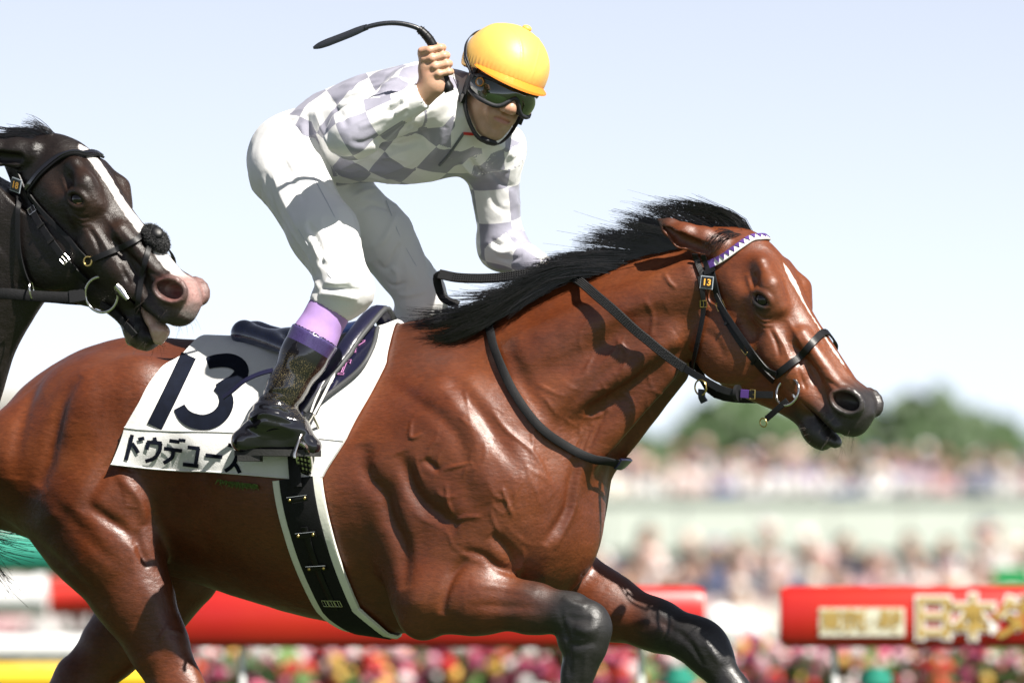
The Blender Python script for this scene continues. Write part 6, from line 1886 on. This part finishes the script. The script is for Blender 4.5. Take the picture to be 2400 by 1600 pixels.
# stirrup iron
tl_w = to_local(TOER); hl_w = to_local(HEELR); ftd = nrm(tl_w - hl_w)
tread = hl_w + (tl_w - hl_w) * .84 + np.array([0, 0, -.017]); ys = np.array([0, 1.0, 0])
top = PP[-1] + np.array([0, -.01, 0])
sidep = tread + np.array([0, -.052, .0]); sidef = tread + np.array([0, .052, .0])
for nm, e in (('near', sidep), ('far', sidef)):
    pts = spline([top + [0, 0, .0], top * .55 + e * .45 + (e - tread) * .55 + [.006, 0, 0], e + [.0, 0, .012], e], 16)
    b = MB(); b.tube(pts, np.linspace(.0036, .0050, 16), n=8); R1.out(b, 'stirrup_arm', M['steel'], sd)
b = MB(); n_ = 22
prof = [(math.cos(2 * math.pi * i / n_) * .022, math.sin(2 * math.pi * i / n_) * .056) for i in range(n_)]
tilt = nrm(np.array([.15, .8, .75])); tx = nrm(ftd - tilt * (ftd @ tilt)); ty = np.cross(tilt, tx)
V = [tread + tx * a + ty * c + tilt * dz for dz in (.003, -.004) for a, c in prof] + [tread + tilt * .003, tread - tilt * .004]
b.add(V, [[i, (i + 1) % n_, n_ + (i + 1) % n_, n_ + i][::-1] for i in range(n_)], [[2 * n_, i, (i + 1) % n_] for i in range(n_)] + [[2 * n_ + 1, n_ + (i + 1) % n_, n_ + i] for i in range(n_)])
to = R1.out(b, 'stirrup_tread', M['steel'], sd, False)
b = MB()
for a in np.linspace(-.04, .04, 6): b.box(tread - tilt * .005 + ty * a, (.034, .002, .003), np.stack([tx, ty, tilt], 1))
for a in (-.010, .0, .010): b.box(tread - tilt * .0052 + tx * a, (.002, .09, .003), np.stack([tx, ty, tilt], 1))
R1.out(b, 'tread_grid', M['leather'], to, False)
# girth with white pad
gf, gph = fphi([(697, 1120), (706, 1180), (722, 1245), (742, 1310), (766, 1370), (795, 1430)])
gf = np.concatenate([gf, [gf[-1] + .035, gf[-1] + .05]]); gph = np.concatenate([gph, [gph[-1] * .45 + math.pi * .55, math.pi]])
qq = np.linspace(gph[0], math.pi, 46); gff = np.interp(qq, gph, gf)
gff = spline(np.stack([gff, qq], -1), 46)
def girth(off, sgn=1): return barrel(gff[:, 0], sgn * gff[:, 1], off)
gN = np.concatenate([girth(.004), girth(.004, -1)[::-1][1:]])
R1.strap(gN, .128, .009, 'girth_pad', M['girth_pad'], sd)
gB = np.concatenate([girth(.013), girth(.013, -1)[::-1][1:]])
go = R1.strap(gB, .088, .004, 'girth', M['webbing'], sd)
Pg = girth(.019); gn = fld1.grad(Pg, .02); tg_ = np.gradient(Pg, axis=0); tg_ /= np.linalg.norm(tg_, axis=1)[:, None]
R1.strap(Pg[12:36] , .017, .003, 'billet', M['leather'], go)
for k in (5, 14, 23):
    sdv = np.cross(tg_[k], gn[k])
    b = MB(); b.strap(np.array([Pg[k] + sdv * a + gn[k] * .002 for a in (-.027, 0, .027)]), np.tile(gn[k], (3, 1)), .014, .0025); bo_ = R1.out(b, 'keeper', M['leather'], go)
    b = MB(); b.tube([Pg[k] + sdv * a - tg_[k] * .007 + gn[k] * .0045 for a in (-.027, 0, .027)], .0009, n=5); R1.out(b, 'keeper_edge', M['steel'], bo_)
    for a in (-.020, .020):
        b = MB(); b.ball(Pg[k] + sdv * a + gn[k] * .0045, (.0045, .0045, .0045), n=10, k=6); R1.out(b, 'stud', M['brass'], bo_)
k = 33
for a in (-.018, 0, .018):
    R1.buckle(Pg[k] + np.cross(tg_[k], gn[k]) * a, gn[k], tg_[k], .015, .02, go, 'steel')
# grass clippings caught under the cloth
gr = np.random.default_rng(4); b = MB()
gu = gr.uniform(508, 604, 300); gp_ = surf(fld1, np.stack([gu, 1122 + (gu - 508) * .13 + np.abs(gr.normal(0, 4, 300))], -1), 0, .006)
for p in gp_:
    d = np.array([gr.normal(0, .5), -.2, -abs(gr.normal(.6, .5))]); ln = gr.uniform(.004, .012)
    b.tube([p, p + d * ln * .5 + gr.normal(0, .001, 3), p + d * ln], [.0008, .0007, .0003], n=3, caps=False)
o = b; o = MB(); o.V, o.Q, o.T, o.n = b.V, b.Q, b.T, b.n
gc = new_obj('grass_clippings', o.mesh('grass_clippings'), None, M['hair_grass'], 'torn green grass clippings stuck under the saddle cloth hem', 'grass', None, 'stuff'); gc.rotation_euler = (0, 0, -TH)
print('tack', round(time.time() - T0, 1))
# ================================================================== SECOND HORSE
def poll_w(): return W(130, 345, -.45)
PL2 = np.array([.46, 0, 0]); pw_ = poll_w()
O2 = pw_ - to_world(PL2); Z2 = O2[2]; O2 = np.array([O2[0], O2[1], 0.0]); PL2 = np.array([.46, 0, Z2])
def B2(u, v, l):
    P = onplane(u, v, O2 + LX * l, LX) - O2
    return np.array([P @ FX, P @ LX, P[2]])
HF2 = head_frame(PL2, math.radians(5), .661, .75)
thr = [B2(u, v, 0) for u, v in ((104, 715), (59, 764), (18, 857))]
nO2 = np.array([.05, 0, 1.42]); nD2 = nrm([.36, 0, .46]); nU2 = np.array([-nD2[2], 0, nD2[0]])
def v3(*a): return np.array(a, float)
LEGS2 = [dict(pts=[(p[0] * [1, 1, .985], p[1]) for p in lg['pts']], m=lg['m'], k=lg.get('k', .03)) for lg in LEGS1[2:]]
for s, df in ((-1, 0.0), (1, -.10)):
    LEGS2.append(dict(pts=[(v3(-.12, s * .17, .98), .09), (v3(-.10 + df, s * .165, .78), .065), (v3(-.06 + df, s * .15, .60), .048), (v3(-.07 + df, s * .15, .54), .045), (v3(-.16 + df, s * .15, .30), .032), (v3(-.20 + df, s * .15, .20), .036), (v3(-.18 + df, s * .15, .10), .032), (v3(-.15 + df, s * .15, .05), .05)], m=.85))
CFG2 = dict(ax=[axis((-1.6, .05, .014), (.05, .95, .0034)), axis((-.37, -.13, .009), (-.13, .11, .0036), (.11, .37, .010)), axis((-.03, 1.36, .014), (1.36, 2.22, .0034))], head=HF2, legs=LEGS2, creases=[],
            neck_O=nO2, neck_D=nD2, neck_U=nU2,
            crest=[(-.38, 1.56), (-.28, 1.62), (-.12, 1.74), (.08, 1.87), (.25, 1.965), (.38, 2.02), (.47, 2.035), (.52, 2.05)],
            throat=[(thr[0][0] + .06, thr[0][2] + .10), (thr[0][0], thr[0][2]), (thr[1][0], thr[1][2]), (thr[2][0], thr[2][2]), (.26, 1.25), (.22, 1.05)],
            neck_w=[(-.25, .20), (-.05, .165), (.15, .125), (.32, .095), (.46, .08), (.56, .072)],
            neck_bands=[((.06, .11, 1.55), (.30, .066, 1.86), .055, .045, .04)], jaw_drop=.026,
            ear=[((-.012, -.035, -.052), (-.070, -.100, -.080), (-.140, -.150, -.080)), ((-.012, -.035, .052), (-.070, -.100, .075), (-.140, -.150, .070))])
fld2 = horse_field(CFG2)
def px2(lst): return lst
CAM2 = to_local(CAM - O2)
def h1_to_h2(lst):
    """reuse the relief of the bay's face, moved to the second head"""
    out = []
    for line, hh, w in lst:
        H = to_head(HF1, line)
        if H[:, 0].min() > .03 and H[:, 0].max() < .62:
            out.append((HF2['O'] + H[:, :1] * HF2['D'] + H[:, 1:2] * HF2['U'] + H[:, 2:] * HF2['L'], hh, w))
    return out
V2_, Q2_, N2_ = make_body(fld2, HF2, h1_to_h2(st1), seed=5)
def black_colour(V):
    n2 = noise3(V, 22, 12); n3 = noise3(V, 55, 13); H = to_head(HF2, V); t, c, l = H.T
    C = np.tile(np.array([.0085, .0058, .0050]), (len(V), 1))
    inh = (t > -.02) & (np.abs(l) < .16) & (c > -.30)
    C = mixc(C, (.034, .015, .008), np.clip(.30 + .35 * n2, 0, .6) * inh * sstep(t, .0, .15) * (1 - sstep(t, .42, .5)) * sstep(c, -.12, .0))
    top = (c > .012) & inh
    hw = np.interp(t, [.045, .06, .10, .20, .30, .40, .46, .50, .56, .60], [0, .016, .020, .016, .018, .022, .028, .036, .030, .0])
    wob = .003 * noise3(V, 120, 5)
    C = mixc(C, (.62, .58, .56), sstep(hw + wob - np.abs(l + .010), -.0016, .0022) * top * (hw > 0))
    mz = sstep(t + .010 * n2, .455, .50) * inh * sstep(c, -.05, -.02)
    C = mixc(C, (.045, .034, .032), mz * .8)
    pk_ = sstep(t + .012 * n2, .455, .49) * inh * sstep(c, .020, .045) * np.exp(-(l / .045) ** 2) + .55 * np.exp(-(((t - .503) / .05) ** 2 + ((c - .037) / .036) ** 2)) * inh * sstep(t, .46, .49)
    C = mixc(C, (.36, .20, .18), np.clip(pk_ * np.clip(.8 + .5 * n3, .3, 1), 0, 1) * .85)
    ch = sstep(-c, .105, .125) * sstep(t, .46, .50) * inh
    C = mixc(C, (.20, .15, .11), ch * np.clip(.5 + .6 * n3, 0, 1))
    hole = np.exp(-(((t - .503) / .026) ** 2 + ((c - .037) / .017) ** 2)) * (np.abs(l) > .02) * inh
    C = mixc(C, (.16, .03, .025), np.clip(hole, 0, 1) * .9)
    return C
bl = empty('horse', O2, 'black racehorse with wide white blaze and open mouth, close behind the bay', 'horse', rz=-TH)
me = mesh_np('body', V2_, Q2_); set_attr(me, 'coat', black_colour(V2_), 'FLOAT_COLOR'); new_obj('body', me, bl, M['black_coat'])
eyes(HF2, bl, True)
# tongue
A2_ = np.stack([HF2['D'], HF2['U'], HF2['L']])
ft = Field([axis((PL2[0] + .1, PL2[0] + .56, .005)), axis((-.10, .06, .005)), axis((1.4, 1.85, .005))])
ft.chain([HP(HF2, .44, -.070, 0), HP(HF2, .50, -.066, -.004), HP(HF2, .535, -.070, -.008), HP(HF2, .550, -.084, -.012)], [.012, .016, .018, .012], k=.012, S=HF2['L'], m=1.5)
V, Q = ft.mesh(1); b = MB(); b.add(V, Q); b.build('tongue', M['tongue'], bl)
def gd2(pts): return np.array([B2(u, v, l) for u, v, l in pts])
MN2 = [[(140, 352, 0), (120, 325, -.01), (80, 312, -.02), (20, 322, -.02)], [(125, 350, 0), (95, 322, -.01), (50, 316, -.02), (-20, 325, -.02)], [(90, 345, 0), (40, 325, -.01), (-20, 330, -.02), (-90, 350, -.03)],
       [(30, 350, 0), (-30, 345, -.01), (-100, 370, -.03), (-160, 400, -.03)], [(-60, 390, 0), (-120, 395, -.01), (-180, 430, -.03), (-240, 470, -.03)], [(-160, 450, 0), (-220, 460, -.01), (-280, 500, -.03), (-340, 550, -.03)]]
hm = hair_from_guides([gd2(g_) for g_ in MN2], 1100, .006, .014, .0013, .0004, 31, clump=50); hm.build('mane', M['mane'], bl)
r = np.random.default_rng(19); wk = MB()
for k in range(60):
    t = r.uniform(.46, .57); c = r.uniform(-.16, .0); s = r.choice([-1, 1], p=[.3, .7])
    p = fld2.snap(HP(HF2, t, c, s * .06)[None])[0]; n_ = fld2.grad(p[None])[0]; ln = r.uniform(.012, .04)
    wk.tube(spline([p - n_ * .003, p + n_ * ln * .5 + r.normal(0, .003, 3), p + n_ * ln + np.array([-.2, 0, -.3]) * ln + r.normal(0, .004, 3)], 5), np.linspace(.0005, .00015, 5), n=3, caps=False)
o_ = wk.build('whiskers', M['whisker'], bl); o_['kind'] = 'stuff'
# ---- its bridle
R2 = Rig(fld2, HF2, O2, CAM2)
b2 = R2.root('bridle', PL2, 'black leather crossed-noseband bridle with fleece pad and number plate 18', 'bridle')
bp2 = R2.head_wrap([(64, 442), (96, 402), (133, 372), (170, 359), (198, 362)], 20, .004)
R2.strap(bp2, .020, .005, 'browband', M['leather'], b2)
R2.strap(bp2 + fld2.grad(bp2, .012) * .005, .009, .003, 'browband_ridge', M['leather_gloss'], b2)
def mir2(P):
    H = to_head(HF2, P); return HF2['O'] + H[:, :1] * HF2['D'] + H[:, 1:2] * HF2['U'] - H[:, 2:] * HF2['L']
def both(px, w, th, name, mat, n=24, off=.004):
    P = R2.surf(px, n, off); R2.strap(mir2(P), w, th, name, mat, b2); return R2.strap(P, w, th, name, mat, b2), P
cp2, Pc2 = both([(40, 405), (54, 440), (62, 462), (82, 505), (111, 550), (148, 602), (178, 635), (205, 660)], .016, .004, 'cheekpiece', M['leather'], 30)
both([(66, 452), (90, 485), (111, 509), (155, 554), (185, 588), (203, 606)], .011, .0035, 'noseband_hanger', M['leather'], 22)
g2 = fld2.grad(Pc2, .012)
for k in (9, 22): R2.buckle(Pc2[k], g2[k], Pc2[k + 1] - Pc2[k], .019, .018, cp2, 'steel')
for k in (13, 17, 25): R2.strap(np.array([Pc2[k] - np.cross(g2[k], nrm(Pc2[k + 1] - Pc2[k])) * a for a in (-.010, 0, .010)]) + g2[k] * .004, .007, .003, 'keeper', M['webbing'], cp2)
rl = R2.surf([(206, 612)], 0, .008)[0]; b = MB(); b.ring(rl, HF2['L'], .011, .0022, n=20, k=6); R2.out(b, 'noseband_ring', M['brass'], b2)
n1 = R2.head_wrap([(214, 609), (259, 591), (314, 566), (338, 548)], 18, .005); R2.strap(n1, .014, .004, 'noseband', M['leather'], b2)
both([(352, 566), (345, 598), (337, 630), (329, 670), (325, 705), (322, 745)], .013, .004, 'flash_strap', M['leather'], 22, .005)
P = np.concatenate([R2.surf([(322, 745), (319, 775)], 4, .006), [B2(322, 790, -.02)]]); R2.strap(spline(P, 8), .012, .004, 'flash_strap', M['leather'], b2, N=np.tile([.6, -.7, -.3], (8, 1)))
P = R2.surf([(237, 712), (266, 730), (290, 755), (318, 786)], 12, .008); R2.strap(P, .016, .004, 'curb_strap', M['webbing'], b2, N=np.tile([0, -1, -.2], (12, 1)))
q = B2(305, 796, -.03); b = MB(); b.ring(q, (.3, 1, .3), .014, .0017, n=20, k=6); R2.out(b, 'chin_ring', M['steel'], b2)
tp2 = R2.surf([(44, 458), (42, 520), (45, 587), (58, 640), (74, 672)], 20, .006); R2.strap(tp2, .012, .0035, 'throatlatch', M['leather'], b2)
for s in (-1, 1):
    rc2 = R2.surf([(238, 690)], 0, .010)[0]
    bc2 = HP(HF2, .412, -.063, s * .060)
    if s > 0: rc2 = mir2(rc2[None])[0]
    b = MB(); b.ring(rc2, nrm(HF2['L'] - HF2['D'] * .2 * -s), .0425, .0036, n=40, k=8); R2.out(b, 'bit_ring', M['steel'], b2)
    b = MB(); b.tube([bc2 - HF2['D'] * .016 + HF2['L'] * s * .006, bc2, bc2 + HF2['D'] * .030], [.0085, .011, .006], n=12); R2.out(b, 'mouthpiece', M['steel'], b2)
rr0 = R2.surf([(238, 690)], 0, .010)[0]
ln2 = np.array([rr0 + [-.042, -.002, .0], B2(160, 697, rr0[1] - .01), B2(80, 694, rr0[1] - .02), B2(0, 688, rr0[1] - .03), B2(-160, 690, rr0[1] - .02), B2(-420, 640, -.05)])
R2.strap(spline(ln2, 40), .026, .005, 'rein', M['webbing'], b2, N=np.tile([0, -1, .1], (40, 1)))
ln3 = ln2 * [1, -1, 1]; R2.strap(spline(ln3, 40), .026, .005, 'rein', M['webbing'], b2, N=np.tile([0, 1, .1], (40, 1)))
R2.strap(spline(ln2, 40)[0:3], .030, .008, 'rein_loop', M['rubber'], b2, N=np.tile([0, -1, .1], (3, 1)))
q = B2(74, 680, rr0[1] - .024); b = MB(); b.ring(q, (1, .2, .1), .016, .0022, n=22, k=6, e=1.3); R2.out(b, 'martingale_ring', M['steel'], b2)
pp = R2.surf([(44, 434)], 0, .008)[0]; gp = fld2.grad(pp[None], .02)[0]
R2.plate(pp + gp * .006, gp + np.array([0, -.4, 0]), np.array([.32, 0, 1.0]), .028, '18', b2)
# fleece pad where the straps cross
pc = R2.surf([(352, 566)], 0, .004)[0]; Hc = to_head(HF2, pc[None])[0]
pcC = HP(HF2, Hc[0], Hc[1] + .012, -.012)
b = MB(); b.ball(pcC, (.040, .020, .034), np.stack([HF2['D'], HF2['U'], HF2['L']], 1), n=20, k=12)
fl_o = R2.out(b, 'fleece_pad', M['fleece'], b2)
r = np.random.default_rng(8); fz = MB()
for k in range(1600):
    d = r.normal(0, 1, 3); d /= np.linalg.norm(d)
    p = pcC + HF2['D'] * d[0] * .039 + HF2['U'] * d[1] * .019 + HF2['L'] * d[2] * .033; dd = nrm(HF2['D'] * d[0] + HF2['U'] * d[1] * 1.5 + HF2['L'] * d[2] + r.normal(0, .4, 3))
    fz.tube([p, p + dd * .003 + r.normal(0, .0012, 3), p + dd * r.uniform(.003, .006) + r.normal(0, .0015, 3)], [.0010, .0009, .0005], n=3, caps=False)
o_ = R2.out(fz, 'fleece_pile', M['fleece'], fl_o); o_['kind'] = 'stuff'
b = MB(); nq = nrm(HF2['U'] - HF2['L'] * .9); b.ball(pcC + nq * .028, (.016, .005, .014), np.stack([HF2['D'], nq, np.cross(HF2['D'], nq)], 1)); R2.out(b, 'rosette', M['leather'], b2)
print('second horse', round(time.time() - T0, 1))
